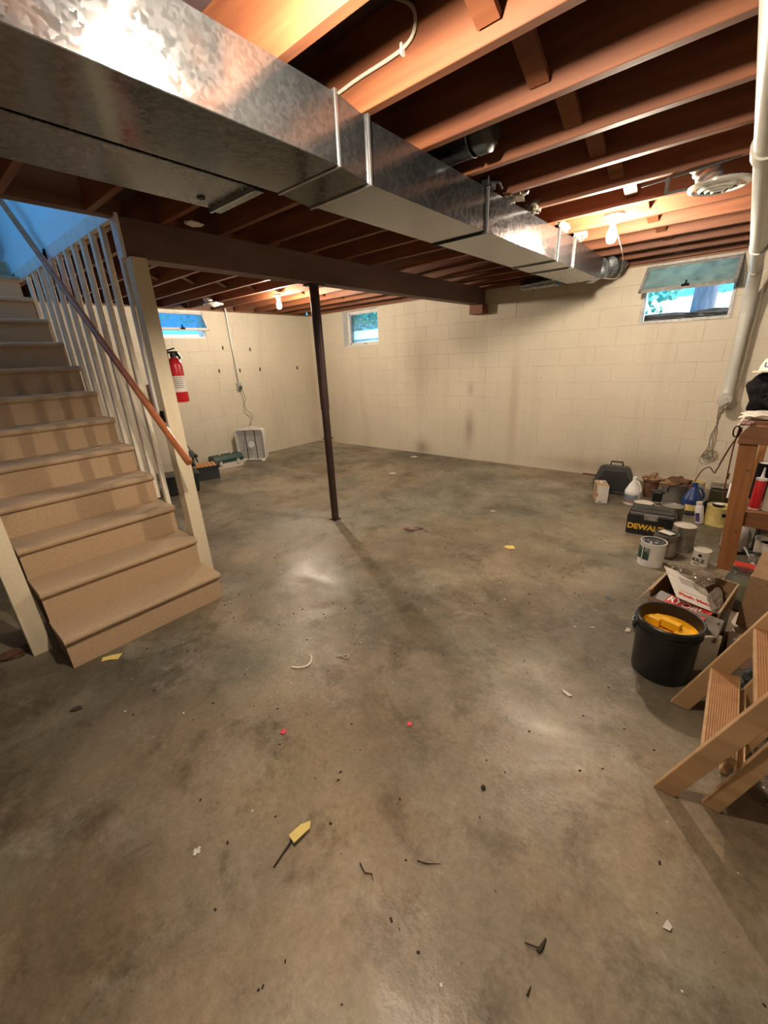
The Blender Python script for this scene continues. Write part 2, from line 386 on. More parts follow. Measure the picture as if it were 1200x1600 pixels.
# painted concrete blocks, each a piece proud of its joint
_cache = {}
def block(parent, wallid, u0, u1, z0, z1):
    w, h = round(u1-u0, 4), round(z1-z0, 4)
    key = (wallid, w, h)
    if key not in _cache:
        g, d, c = .0013, .0026, .0035
        o = [(g, g), (w-g, g), (w-g, h-g), (g, h-g)]; i = [(g+c, g+c), (w-g-c, g+c), (w-g-c, h-g-c), (g+c, h-g-c)]
        if wallid == 'b': vs = [(u, .001, z) for u, z in o] + [(u, -d, z) for u, z in i]
        else: vs = [(-.001, u, z) for u, z in o] + [(d, u, z) for u, z in i]
        bb = B().add(vs, [(4, 5, 6, 7), (0, 1, 5, 4), (1, 2, 6, 5), (2, 3, 7, 6), (3, 0, 4, 7)])
        me = bpy.data.meshes.new('concrete_block'); me.from_pydata(bb.v, [], bb.f); me.materials.append(M['paint'])
        bm = bmesh.new(); bm.from_mesh(me); bm.faces.ensure_lookup_table()
        want = Vector((0, -1, 0)) if wallid == 'b' else Vector((1, 0, 0))
        bm.normal_update()
        if bm.faces[0].normal.dot(want) < 0: bmesh.ops.reverse_faces(bm, faces=bm.faces)
        bm.to_mesh(me); bm.free(); _cache[key] = me
    o = bpy.data.objects.new('concrete_block', _cache[key]); COL.objects.link(o); o.parent = parent
    j = random.uniform(-.001, .001)
    o.location = (u0, YB+j, z0) if wallid == 'b' else (XL+j, u0, z0)
def cut(r, ops):
    rs = [r]
    for o in ops:
        nr = []
        for (a, b_, c, d) in rs:
            if b_ <= o[0]+1e-4 or a >= o[1]-1e-4 or d <= o[2]+1e-4 or c >= o[3]-1e-4: nr.append((a, b_, c, d)); continue
            if a < o[0]: nr.append((a, o[0], c, d))
            if b_ > o[1]: nr.append((o[1], b_, c, d))
            if c < o[2]-.01: nr.append((max(a, o[0]), min(b_, o[1]), c, o[2]))
        rs = nr
    return [q for q in rs if q[1]-q[0] > .03 and q[3]-q[2] > .02]
zs = [0, .142] + [.142+.1995*k for k in range(1, 11)] + [WT]
def lay(parent, wid, u0, u1, ph, ops):
    for k in range(len(zs)-1):
        par = k % 2; s0 = ph + (0 if par == 0 else .2)
        s = s0 - math.ceil((s0-u0)/.4)*.4
        while s < u1:
            a, b_ = max(s, u0), min(s+.4, u1)
            if b_-a > .03:
                for q in cut((a, b_, zs[k], zs[k+1]), ops): block(parent, wid, *q)
            s += .4
lay(wall_back, 'b', XL, 1.1, -2.79, (WIN_R, WIN_M))
lay(wall_left, 'l', 1.3, YB, 1.56, (WIN_L,))

# ceiling: deck plus joists, bridging as its pieces
hole = (-6.0, -2.93, .18, 1.16)
b = B()
b.box((XL-T, 1.19, JT), (XR+T, YB+T, JT+.03)); b.box((XL-T, YF-T, JT), (XR+T, .18, JT+.03))
b.box((-2.93, .18, JT), (XR+T, 1.19, JT+.03)); b.box((XL-T, .18, JT), (-6.0, 1.19, JT+.03))
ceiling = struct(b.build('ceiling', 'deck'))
JY = [1.401+.376*n for n in range(-10, 12)]
def joist(x0, x1, y):
    B().box((x0, y-.019, JB), (x1, y+.019, JT)).build('joist', 'joist', ceiling, bevel=.002, seg=1)
for i, y in enumerate(JY):
    if y > YB-.03: continue
    if y > 1.2: joist(-3.05, XR, y); joist(XL, -2.78, y+.04)
    elif y > .15: joist(-2.86, XR, y)
    else: joist(-3.05, XR, y); joist(XL, -2.78, y+.04)
    if i < len(JY)-1 and y > .2 and y+.376 < YB:
        for xc in (-.74, -4.75):
            if xc < -2 and y < 1.2: continue
            y0, y1 = y+.019+(.04 if xc < -2 else 0), y+.376-.019+(.04 if xc < -2 else 0)
            M4 = Matrix.Translation((xc+.02, (y0+y1)/2, (JB+JT)/2-.005)) @ Matrix.Rotation(math.atan2(-(JT-JB-.09), y1-y0), 4, 'X')
            L = math.hypot(y1-y0, JT-JB-.09)/2
            B().box((-.034, -L+.006, -.010), (.034, L-.006, .010), M4).build('bridging', 'joist', ceiling)
# rim joists and sill plates on the walls, stair headers
B().box((XL, YB+.005, JB), (XR, YB+.043, JT)).build('rim_joist', 'joist', ceiling)
B().box((XL-.10, YF, JB), (XL-.06, YB, JT)).build('rim_joist', 'joistY', ceiling)
B().box((XL-.14, YF, WT), (XL+.0, YB+.14, JB)).build('sill_plate', 'sill', ceiling)
B().box((XL, YB-.0, WT), (XR, YB+.14, JB)).build('sill_plate', 'sill', ceiling)
B().box((-2.93, .18, JB), (-2.86, 1.16, JT)).build('header_joist', 'joistY', ceiling)
B().box((-6.0, 1.16+.025, JB), (-2.93, 1.16+.06, JT)).build('header_joist', 'joist', ceiling)
B().box((-6.0, .105, JB), (-2.93, .18, JT)).build('header_joist', 'joist', ceiling)
B().box((-6.04, .18, JB), (-6.0, 1.16, JT)).build('header_joist', 'joistY', ceiling)
# rooms above: stair hall, its unseen side left open to bring in sky light
struct(B().box((-6.1, 1.187, JT+.002), (-2.7, 1.29, 4.6)).build('wall_stair_hall', 'upwall'))
b = B().box((-6.16, -1.0, JT+.03), (-6.1, 1.29, 4.6)); struct(b.build('wall_stair_end', 'upwall'))
struct(B().box((-2.7, -1.0, JT+.03), (-2.64, 1.29, 4.6)).build('wall_stair_near', 'upwall'))
struct(B().box((-6.16, -1.0, 4.6), (-2.64, 1.29, 4.66)).build('ceiling_stair_hall', 'upwall'))
portal((-4.4, -1.0, 3.65), (PI/2, 0, 0), 3.3, 1.9)
struct(B().box((-6.1, -1.06, JT+.03), (-2.7, -1.0, 2.75)).build('wall_stair_sill', 'upwall'))
d1 = struct(B().box((-5.62, .20, JT+.03), (-5.58, 1.12, 4.4)).build('door_1', 'upwood'))

# ---------------------------------------------------------------- windows
def sash_frame(b, w, h, t, d, M4):
    b.box((0, 0, 0), (w, d, t), M4); b.box((0, 0, h-t), (w, d, h), M4); b.box((0, 0, t), (t, d, h-t), M4); b.box((w-t, 0, t), (w, d, h-t), M4)
def frame(name, o, wall, depth, hopper, mt, glassm):
    # local frame: x along wall, y outward, z up
    u0, u1, z0, z1 = o; w, h = u1-u0, z1-z0
    if wall == 'b': base = Matrix.Translation((u0, YB+depth, z0))
    else: base = Matrix.Translation((XL-depth, u0, z0)) @ Matrix.Rotation(PI/2, 4, 'Z')
    if wall == 'l': base = base  # local +x -> world +y, local +y -> world -x
    b = B(); sash_frame(b, w, h, .028, .05, base)
    root = b.build(name, mt); struct(root)
    # reveal lining
    rv = B(); t = .006
    d0, d1 = (-depth, T-depth)
    rv.box((0, d0+.004, 0), (t, d1, h), base); rv.box((w-t, d0+.004, 0), (w, d1, h), base); rv.box((0, d0+.004, 0), (w, d1, t), base); rv.box((0, d0+.004, h-t), (w, d1, h), base)
    rv.build('reveal', 'wreveal', root)
    if hopper:
        L, ang = hopper
        S4 = base @ Matrix.Translation((0, 0, h-.030)) @ Matrix.Rotation(-ang, 4, 'X')
        sb = B(); ww = w
        for a, c in (((0, -.012, -L), (.026, .012, 0)), ((ww-.026, -.012, -L), (ww, .012, 0)), ((0, -.012, -.026), (ww, .012, 0)), ((0, -.012, -L), (ww, .012, -L+.030))): sb.box(a, c, S4)
        sb.build('sash', mt, root)
        B().box((.026, -.003, -L+.03), (ww-.026, .003, -.026), S4).build('pane', glassm, root)
        lt = B(); lt.box((ww/2-.03, -.03, -L+.004), (ww/2+.03, -.012, -L+.02), S4); lt.box((ww/2-.006, -.036, -L+.01), (ww/2+.006, -.02, -L+.065), S4)
        lt.build('latch', 'blackmatte', root)
        ch = B()
        for xx in (.02, w-.02):
            p0 = base @ Vector((xx, 0, .06+h*.35)); p1 = S4 @ Vector(((0 if xx < .1 else ww), 0, -L*.55)); ch.tube([p0, p1], .006, 6)
        ch.build('stay_arm', mt, root)
    else:
        B().box((.028, .02, .028), (w-.028, .026, h-.028), base).build('pane', glassm, root)
        sb = B(); 
        for a, c in (((.028, .0, .028), (.055, .03, h-.028)), ((w-.055, .0, .028), (w-.028, .03, h-.028)), ((.028, .0, h-.055), (w-.028, .03, h-.028)), ((.028, .0, .028), (w-.028, .03, .06))): sb.box(a, c, base)
        sb.build('sash', mt, root)
        B().box((w/2-.03, -.02, .03), (w/2+.03, 0, .045), base).build('latch', 'steel', root)
    return root, base
w1, _ = frame('window_1', WIN_R, 'b', -.014, (.365, math.radians(48)), 'wframe', 'dirty')
w2, _ = frame('window_2', WIN_M, 'b', .13, None, 'trimw', 'glass')
w3, _ = frame('window_3', WIN_L, 'l', .02, (.275, math.radians(28)), 'trimw', 'blueglass')

# ---------------------------------------------------------------- stairs
R0, RUN, RISE, NX = -2.52, .247, .197, 13
stair = thing('staircase', 'tan carpeted staircase climbing to the left with white balusters and wooden handrail', 'staircase', (-2.52, .7, 0))
SY0, SY1 = .25, 1.142
for i in range(NX):
    xf = R0 - RUN*i; zt = RISE*(i+1)
    B().box((xf-.018, SY0, RISE*i), (xf, SY1, zt-.040)).build('riser', 'riser', stair)
    b = B(); pr = [(xf-RUN-.018, zt-.042), (xf+.010, zt-.042), (xf+.022, zt-.037), (xf+.029, zt-.026), (xf+.030, zt-.017), (xf+.024, zt-.006), (xf+.012, zt), (xf-RUN-.018, zt)]
    if i < NX-1: b.prism(pr, SY0-.004, SY1+.004).build('tread', 'tread', stair, smooth=True)
for y in (SY0+.004, SY1-.036):
    b = B(); poly = [(R0-.018, 0), (R0-.02, RISE-.03)]
    poly = [(R0-.02, 0)] + [p for i in range(NX-1) for p in ((R0-.02-RUN*i, RISE*(i+1)-.044), (R0-.02-RUN*(i+1), RISE*(i+1)-.044))] + [(R0-.02-RUN*12, RISE*12), (R0-.02-RUN*12, RISE*11-.1), (R0-.32, 0)]
    b.prism(poly, y, y+.032).build('stringer', 'stringer', stair)
# newel posts
B().box((-2.89, 1.156, 0), (-2.80, 1.246, 2.13)).build('newel_post', 'cream', stair, bevel=.003)
B().box((-2.92, .135, 0), (-2.83, .225, 2.33)).build('newel_post', 'cream', stair, bevel=.003)
B().box((-2.925, 1.138, 2.13), (-2.84, 1.156, 2.345)).build('post_cap_board', 'trimw', stair, bevel=.002)
B().box((-2.925, 1.14, 1.20), (-2.89, 1.156, 2.13)).build('newel_side_board', 'trimw', stair, bevel=.002)
# balusters
for x in (-5.017, -4.801, -4.605, -4.43, -4.232, -4.05, -3.87, -3.687, -3.505, -3.317, -3.142):
    i = int((R0 - x)/RUN); zb = max(.3, RISE*(i+1)-.20)
    B().box((x-.019, 1.152, zb), (x+.019, 1.182, 2.345)).build('baluster', 'baluster', stair, bevel=.002, seg=1)
B().box((-5.35, 1.150, 2.335), (-2.93, 1.186, 2.42)).build('rail_cap', 'trimw', stair, bevel=.003)
B().box((-6.0, 1.160, 2.42), (-2.93, 1.185, JT+.03)).build('opening_lining', 'upwall', stair)
B().box((-6.0, .175, 2.34), (-2.93, .195, JT+.03)).build('opening_lining', 'upwall', stair)
B().box((-3.0, 1.150, 1.28), (-2.93, 1.186, 1.43)).build('rail_block', 'cardlight', stair, bevel=.002)
hr = [(-2.46, 1.085, .985), (-5.3, 1.085, .985+2.84*.797)]
B().tube(hr, .021, 14).build('handrail', 'rail', stair, smooth=True)
for x in (-2.84, -4.28):
    z = .985+(-2.46-x)*.797
    B().tube([(x, 1.085, z-.02), (x, 1.10, z-.055), (x, 1.15, z-.05)], .008, 8).box((x-.02, 1.142, z-.09), (x+.02, 1.152, z-.02)).build('handrail_bracket', 'blackmatte', stair)

# ---------------------------------------------------------------- beam and column
beam = thing('ceiling_beam', 'dark brown painted main beam running above the black steel column', 'beam', (-2.9, 3.3, 2.13))
B().box((-2.97, 1.158, 2.13), (-2.90, YB-.001, JB)).build('beam_board', 'beam', beam, bevel=.002)
B().box((-2.898, 1.158, 2.13), (-2.84, YB-.001, JB)).build('beam_board', 'beam', beam, bevel=.002)
tag(B().box((-2.99, 5.43, 2.02), (-2.80, YB-.006, 2.13)).build('shim_block', 'joist', None, bevel=.002), 'reddish wood block under the beam end on the cream block wall', 'wood block')
beam2 = tag(B().box((-2.95, YF, 2.13), (-2.85, .10, JB)).build('ceiling_beam', 'beam', None, bevel=.002), 'short end of brown beam beyond the left stair post', 'beam')
pole = thing('support_column', 'thin black steel support column standing in the middle of the basement floor', 'column', (-2.93, 2.637, 0))
B().lathe([(.036, .01), (.036, 1.1)], (-2.93, 2.637, 0), 20).build('lower_tube', 'pole', pole, smooth=True)
B().lathe([(.041, 1.1), (.041, 2.12)], (-2.93, 2.637, 0), 20).build('upper_tube', 'pole', pole, smooth=True)
B().tube([(-2.964, 2.600, .83), (-2.896, 2.674, .83)], .007, 8).build('pin', 'pole', pole)
B().box((-2.972, 2.595, 0), (-2.888, 2.679, .008)).build('base_plate', 'pole', pole)
B().box((-2.99, 2.567, 2.12), (-2.87, 2.707, 2.13)).build('top_plate', 'pole', pole)

# ---------------------------------------------------------------- ducts
DX0, DX1 = -1.50, -1.17
duct = thing('supply_duct', 'long shiny galvanized rectangular duct under the joists ending at the back wall', 'duct', (-1.33, 2, 2.12))
B().box((DX0, YF, 2.13), (DX1, 1.215, 2.322)).build('duct_section', 'galv', duct, bevel=.002, seg=1)
b = B(); vs = [(DX0, 1.222, 2.13), (DX1, 1.222, 2.13), (DX1, 1.222, 2.322), (DX0, 1.222, 2.322), (DX0+.0, 1.372, 2.115), (DX1-.005, 1.372, 2.115), (DX1-.005, 1.372, 2.305), (DX0, 1.372, 2.305)]
b.add(vs, [(0, 1, 2, 3), (4, 5, 6, 7), (0, 1, 5, 4), (1, 2, 6, 5), (2, 3, 7, 6), (3, 0, 4, 7)]).build('duct_transition', 'galv', duct)
for (y0, y1) in ((1.379, 2.285), (2.295, 3.37), (3.378, 3.735)):
    B().box((DX0+.005, y0, 2.117), (DX1-.006, y1, 2.306)).build('duct_section', 'galv', duct, bevel=.002, seg=1)
b = B(); a0, a1 = 3.742, 4.62
vs = [(DX0+.005, a0, 2.117), (DX1-.006, a0, 2.117), (DX1-.006, a0, 2.306), (DX0+.005, a0, 2.306), (DX0+.02, a1, 2.12), (DX1-.02, a1, 2.12), (DX1-.02, a1, 2.295), (DX0+.02, a1, 2.295)]
b.add(vs, [(0, 1, 2, 3), (4, 5, 6, 7), (0, 1, 5, 4), (1, 2, 6, 5), (2, 3, 7, 6), (3, 0, 4, 7)]).build('duct_section', 'galvdull', duct)
for y, h in ((1.2185, 2.33), (1.3755, 2.315), (2.29, 2.325), (3.374, 2.315), (3.7385, 2.315)):
    b = B().box((DX0-.004, y-.006, 2.109 if y > 1.3 else 2.126), (DX1+.004, y+.006, h)); b.build('seam_collar', 'seam' if y != 2.29 else 'seamdark', duct, bevel=.001, seg=1)
# elbow stub rising to the wall, made of gores
for k in range(4):
    a = k*PI/8; c0 = Vector((-1.33+.10*math.sin(a)*1.3, 4.68+.17*k, 2.215+.03*k))
    B().lathe([(.095, 0), (.098, .006), (.095, .02), (.093, .17)], (0, 0, 0), 18, Matrix.Translation(c0) @ Matrix.Rotation(-PI/2+a*.3, 4, 'X')).build('elbow_gore', 'galvdull', duct, smooth=True)
tag(B().tube([(-1.68, 4.98, 2.225), (-2.16, 5.2, 2.245)], .062, 18).lathe([(.068, 0), (.068, .03)], (0, 0, 0), 18, Matrix.Translation((-1.72, 5.0, 2.227)) @ Matrix.Rotation(PI/2, 4, 'Y')).build('round_duct', 'galvdull', None, smooth=True), 'short round branch duct left of the far end of the rectangular duct', 'duct')
tk = thing('takeoff_duct', 'round metal takeoff duct lying in the joist bay above the rectangular duct', 'duct', (-1.15, 2.0, 2.42))
B().lathe([(.076, 0), (.076, .24), (.079, .245), (.076, .25)], (0, 0, 0), 24, Matrix.Translation((-1.34, 1.98, 2.405)) @ Matrix.Rotation(PI/2, 4, 'Y'), cap=False).build('round_pipe', 'galvdull', tk, smooth=True)
B().lathe([(.06, 0), (.078, .02), (.078, .07), (.05, .10), (.002, .10)], (0, 0, 0), 24, Matrix.Translation((-1.09, 1.98, 2.405)) @ Matrix.Rotation(PI/2, 4, 'Y'), cap=False).build('elbow_cap', 'dgrey', tk, smooth=True)
ret = thing('return_duct', 'dull grey return duct beside the shiny duct with capped end and small round hole', 'duct', (-1.7, 0, 2.13))
B().box((-1.83, YF, 2.135), (-1.53, 1.12, 2.32)).build('duct_section', 'galvdull', ret, bevel=.002, seg=1)
B().box((-1.836, 1.122, 2.126), (-1.524, 1.165, 2.32)).build('end_cap', 'galvdull', ret, bevel=.003)
B().box((-1.836, 1.112, 2.120), (-1.524, 1.124, 2.135)).build('cap_flange', 'seam', ret)
B().lathe([(.016, 0), (.016, .004)], (-1.74, 1.03, 2.131), 16).build('test_hole', 'seamdark', ret)
# hanger strap over the duct at the seam
b = B()
b.box((-1.26, 2.30, 2.312), (-1.16, 2.34, 2.322)); b.box((-1.20, 2.27, 2.31), (-1.165, 2.36, 2.35)); b.tube([(-1.17, 2.30, 2.33), (-1.15, 2.36, 2.34), (-1.17, 2.44, 2.335)], .008, 6)
tag(b.build('duct_hanger', 'blackmatte'), 'dark metal hanger strap on top edge of the shiny duct seam', 'bracket')
for (y, s, r, mt, lb) in ((2.62, 3, (.06, .07, .035), 'candull', 'crumpled clear and green wrapper on the duct nearest the dark hanger strap'), (2.90, 5, (.05, .06, .03), 'oldpaper', 'pale crumpled wrapper wedged on top of the shiny duct'), (3.46, 8, (.035, .08, .024), 'oldpaper', 'pinkish torn paper stuffed on the duct between its last two seams'), (3.86, 9, (.045, .08, .04), 'oldpaper', 'crumpled beige paper hanging over the far end of the duct')):
    o = crumple((-1.185, y, 2.312+r[2]), r, s, .6, 3, 7).build('crumpled_wrapper', mt); tag(o, lb, 'wrapper')
    if s == 3: crumple((-1.16, y+.05, 2.335), (.014, .03, .012), 11, .5, 2).build('green_patch', mat('green_print', (.02, .25, .05), .5), o)

# ---------------------------------------------------------------- bulbs
def lamp(x, y, z, label):
    t = thing('ceiling_lamp', label, 'lamp', (x, y, z))
    B().lathe([(.012, -.055), (.03, -.05), (.034, -.02), (.058, -.014), (.062, 0)], (x, y, z), 24).build('lamp_holder', BM, t, smooth=True)
    pr = [(.004, -.165), (.016, -.162), (.026, -.150), (.031, -.130), (.029, -.110), (.021, -.088), (.014, -.070), (.013, -.056)]
    B().lathe(pr, (x, y, z), 16).build('bulb', 'bulb', t, smooth=True)
lamp(-.84, 3.40, JB, 'bare glowing bulb in white holder at right between duct and round vent')
lamp(-4.68, 3.60, JB, 'bare glowing bulb at the left behind the steel column')
lamp(-.85, .72, 2.365, 'bare glowing bulb overhead near the camera beside the shiny duct')
tag(B().tube(sm([(-.80, 3.40, 2.20), (-.83, 3.75, 2.12), (-.95, 4.2, 2.06), (-1.12, 4.45, 2.10)]), .0025, 5).build('pull_string', 'cable'), 'thin pull string hanging from the right bulb to the duct end', 'string')

mb = B().box((-.88, .668, 2.366), (-.82, 1.006, 2.38)).build('lamp_bar', 'galvdull', ceiling)
# round vents
def vent(x, y, z, r, label):
    t = thing('round_vent', label, 'vent', (x, y, z))
    B().lathe([(r, 0), (r*.99, -.012), (r*.85, -.02), (r*.78, -.006)], (x, y, z), 32, cap=False).build('outer_ring', 'pvc', t, smooth=True)
    for k, q in enumerate((.68, .48, .28)):
        B().lathe([(r*q, -.004-.006*k), (r*(q-.12), -.022-.006*k), (r*(q-.10), -.028-.006*k), (r*(q+.02), -.008-.006*k)], (x, y, z), 28, cap=False).build('ring', 'pvc', t, smooth=True)
    B().lathe([(r*.8, .004), (r*.8, .012)], (x, y, z), 24).build('back_plate', 'galvdull', t)
    b = B()
    pts = []
    for k in range(19): pts.append((x-.03-.008*k, y-.02-.002*k, z+.012+.013*k))
    b.tube(pts, [.052+(.006 if k % 2 else -.002) for k in range(19)], 16).build('flexible_duct', 'steel', t, smooth=True)
    return t
vent(-.285, 3.10, 2.285, .135, 'round white ceiling diffuser with rings beside the white drain pipe')
vent(-5.65, 3.26, 2.31, .13, 'small round ceiling diffuser above the left window')
b = B().tube([(-.62, 2.99, 2.33), (-.42, 2.93, 2.325), (-.20, 2.9, 2.33)], .006, 6).box((-.50, 2.94, 2.26), (-.485, 2.96, 2.33)).box((-.50, 2.95, 2.255), (-.40, 2.965, 2.265))
tag(b.build('vent_hanger', 'dgrey'), 'thin dark metal strap hanging left of the round ceiling diffuser', 'bracket')
# cables on the first joist
cb = B().tube(sm([(-1.30, 1.372, 2.412), (-1.2, 1.372, 2.418), (-1.05, 1.372, 2.42), (-.99, 1.372, 2.43), (-.965, 1.372, 2.455), (-.972, 1.372, 2.50), (-1.03, 1.372, 2.545), (-1.1, 1.30, 2.552)]), .0055, 7)
cbo = tag(cb.build('electric_cable', 'cable', smooth=True), 'cream electric cable looping up the front joist above the duct', 'cable')
B().box((-1.018, 1.364, 2.408), (-1.010, 1.381, 2.436)).build('staple', 'trimw', cbo)
tag(B().tube([(-.83, 1.2, 2.55), (-.79, 1.5, 2.54), (-.74, 1.7, 2.55)], .004, 5).build('thin_cable', 'cable'), 'thin wire crossing the bay behind the front joist', 'cable')
tag(crumple((-2.66, 1.50, 2.315), (.035, .05, .012), 4, .5, 2).build('paper_scrap', 'trimw'), 'small white scrap stuck to the joist beside the white newel post', 'scrap')

# ---------------------------------------------------------------- drain pipe
pipe = thing('drain_pipe', 'white plastic drain pipe overhead at right, turning down the back wall to a cleanout', 'pipe', (-.09, 5.42, 1.0))
PX = -.088
B().tube([(PX+.02, -2.3, 2.26), (PX+.008, 1.8, 2.165), (PX, 4.95, 2.075)], .044, 20).build('overhead_pipe', 'pvc', pipe, smooth=True)
for y in (2.2, 4.0):
    z = 2.075+(4.95-y)*.0286; B().tube([(PX+.006, y, z), (PX+.006, y+.09, z-.003)], .052, 20).build('coupling', 'pvc', pipe, smooth=True)
B().tube([(PX, 4.90, 2.076), (PX, 5.08, 2.06), (PX, 5.2, 2.03), (PX, 5.31, 1.96), (PX, 5.37, 1.88), (PX, 5.39, 1.78)], .049, 20).build('elbow', 'pvc', pipe, smooth=True)
B().tube([(PX, 5.39, 1.80), (PX, 5.40, 1.06)], .044, 20).build('downpipe', 'pvc', pipe, smooth=True)
for z0, z1 in ((1.72, 1.80), (1.16, 1.24)): B().tube([(PX, 5.40, z0), (PX, 5.40, z1)], .051, 20).build('coupling', 'pvc', pipe, smooth=True)
B().tube([(PX, 5.40, 1.17), (PX, 5.40, 1.10), (PX, 5.385, 1.04), (PX, 5.37, .99)], .050, 20).build('cleanout_fitting', 'pvc', pipe, smooth=True)
co = B().lathe([(.060, 0), (.060, .05), (.052, .06)], (0, 0, 0), 24, Matrix.Translation((PX-.002, 5.36, 1.0)) @ Matrix.Rotation(PI/2+.25, 4, 'X')).build('cleanout_plug', 'pvc', pipe, smooth=True)
B().box((-.026, -.026, 0), (.026, .026, .026), Matrix.Translation((PX-.002, 5.304, .986)) @ Matrix.Rotation(PI/2+.25, 4, 'X') @ Matrix.Rotation(.6, 4, 'Z')).build('square_nut', 'pvc', co)
tag(B().tube([(PX+.085, 5.55, 2.3), (PX+.075, 5.555, 1.08)], .012, 10).build('conduit', 'paint', smooth=True), 'thin cream conduit on the block wall just right of the drain pipe', 'conduit')
b = B()
random.seed(3)
for k in range(5):
    pts = []
    for i in range(9):
        z = .86 - .5*i/8; sp = .006+.055*max(0, i/8-.3)
        pts.append((-.11-.012*(i/8)+sp*math.sin(k*1.25+i*.5)+.01*math.sin(i*2.1+k), 5.553+.004*math.sin(k+i), z))
    c = (-.12+.03*math.cos(k*1.9), .37+.03*math.sin(k*2.3))
    for q in range(9): pts.append((c[0]+(.03+.008*k)*math.cos(q*.8+k), 5.553, c[1]+(.04+.006*k)*math.sin(q*.8+k)))
    b.tube(sm(pts, 3), .0024, 4)
b.box((-.13, 5.54, .84), (-.09, 5.565, .90))
tag(b.build('wire_bundle', 'wire'), 'bundle of thin tangled wire hanging on the block wall under the cleanout', 'wire')

# ---------------------------------------------------------------- left wall fittings
cn = thing('wall_conduit', 'grey conduit running down the left wall to an outlet box', 'conduit', (-6.4, 3.9, 1.2))
B().tube([(-6.395, 3.87, 2.5), (-6.395, 3.875, 2.25), (-6.395, 3.90, 1.26)], .011, 8).build('conduit_tube', 'steel', cn, smooth=True)
B().box((-6.415, 3.86, 1.14), (-6.36, 3.93, 1.25)).build('outlet_box', 'steel', cn, bevel=.004)
B().box((-6.36, 3.87, 1.15), (-6.335, 3.92, 1.20)).build('plug', 'dgrey', cn, bevel=.004)
for i, (px, py) in enumerate(((3.73, 1.79), (4.22, 1.76), (3.60, 1.45), (3.97, 1.44), (4.36, 1.44), (5.17, 1.43))):
    o = B().box((-6.42, py and px-.008, py-.028), (-6.398, px+.008, py+.028)).build('wall_anchor', 'dgrey', None, bevel=.002)
    tag(o, ('left one of the two upper small dark brackets on the left block wall', 'right one of the two upper small dark brackets on the left block wall', 'leftmost lower wall bracket, left of the conduit', 'lower wall bracket just right of the conduit', 'third lower wall bracket from the left, right of the conduit', 'lower wall bracket nearest the room corner behind the column')[i], 'bracket', 'small brackets on the left wall')

# ---------------------------------------------------------------- fan
FA = Matrix.Translation((-6.10, 3.66, 0)) @ Matrix.Rotation(math.radians(62), 4, 'Z')
fan = thing('box_fan', 'white box fan standing on the floor against the left wall', 'fan', (-6.10, 3.66, 0))
def rrect(w, h, r, n=5):
    out = []
    for cx, cz, a0 in ((w-r, r, -PI/2), (w-r, h-r, 0), (r, h-r, PI/2), (r, r, PI)):
        for k in range(n+1):
            a = a0 + PI/2*k/n; out.append((cx+r*math.cos(a), cz+r*math.sin(a)))
    return out
def ring(b, w, h, r, t, d0, d1, M4):
    o = rrect(w, h, r); i = [(x+t if x < w/2 else x-t, z+t if z < h/2 else z-t) for x, z in o]
    i = [(t+(x)*(w-2*t)/w, t+z*(h-2*t)/h) for x, z in o]
    n = len(o); vs = [(x, d0, z) for x, z in o]+[(x, d0, z) for x, z in i]+[(x, d1, z) for x, z in o]+[(x, d1, z) for x, z in i]
    fs = []
    for k in range(n):
        j = (k+1) % n
        fs += [(k, j, n+j, n+k), (2*n+k, 3*n+k, 3*n+j, 2*n+j), (k, 2*n+k, 2*n+j, j), (n+k, n+j, 3*n+j, 3*n+k)]
    b.add([M4 @ Vector(v) for v in vs], fs)
FA = Matrix.Translation((-6.275, 3.60, .012)) @ Matrix.Rotation(math.radians(38), 4, 'Z')
b = B(); ring(b, .48, .52, .05, .02, 0, .11, FA); b.build('housing', 'trimw', fan, smooth=True)
b = B()
for k in range(1, 24):
    x = .02+.46*k/24; b.box((x-.0016, .004, .025), (x+.0016, .008, .495), FA)
for z in (.13, .26, .39): b.box((.02, .002, z-.002), (.48, .006, z+.002), FA)
b.build('grille', 'trimw', fan)
B().box((.02, .07, .02), (.48, .075, .50), FA).build('back_grille', 'pvc', fan)
for x in (.17, .33): B().box((x-.006, -.001, .02), (x+.006, .004, .50), FA).build('brace', 'dgrey', fan)
B().lathe([(.055, 0), (.05, .02)], (0, 0, 0), 20, FA @ Matrix.Translation((.25, .002, .26)) @ Matrix.Rotation(PI/2, 4, 'X')).build('hub', 'white', fan)
B().tube([FA @ Vector(p) for p in ((.17, .05, .52), (.20, .05, .545), (.30, .05, .545), (.33, .05, .52))], .009, 8).build('handle', 'white', fan)
for x in (.08, .42): B().box((x-.03, -.02, -.012), (x+.03, .13, .004), FA).build('foot', 'white', fan)
tag(B().tube(sm([(-6.335, 3.90, 1.16), (-6.33, 3.94, 1.0), (-6.34, 3.90, .88), (-6.34, 3.96, .78), (-6.33, 4.02, .70), (-6.2, 3.86, .58), (-6.14, 3.80, .545)]), .006, 6).build('power_cord', 'wire', smooth=True), 'wavy power cord from the outlet box down to the box fan', 'cord')

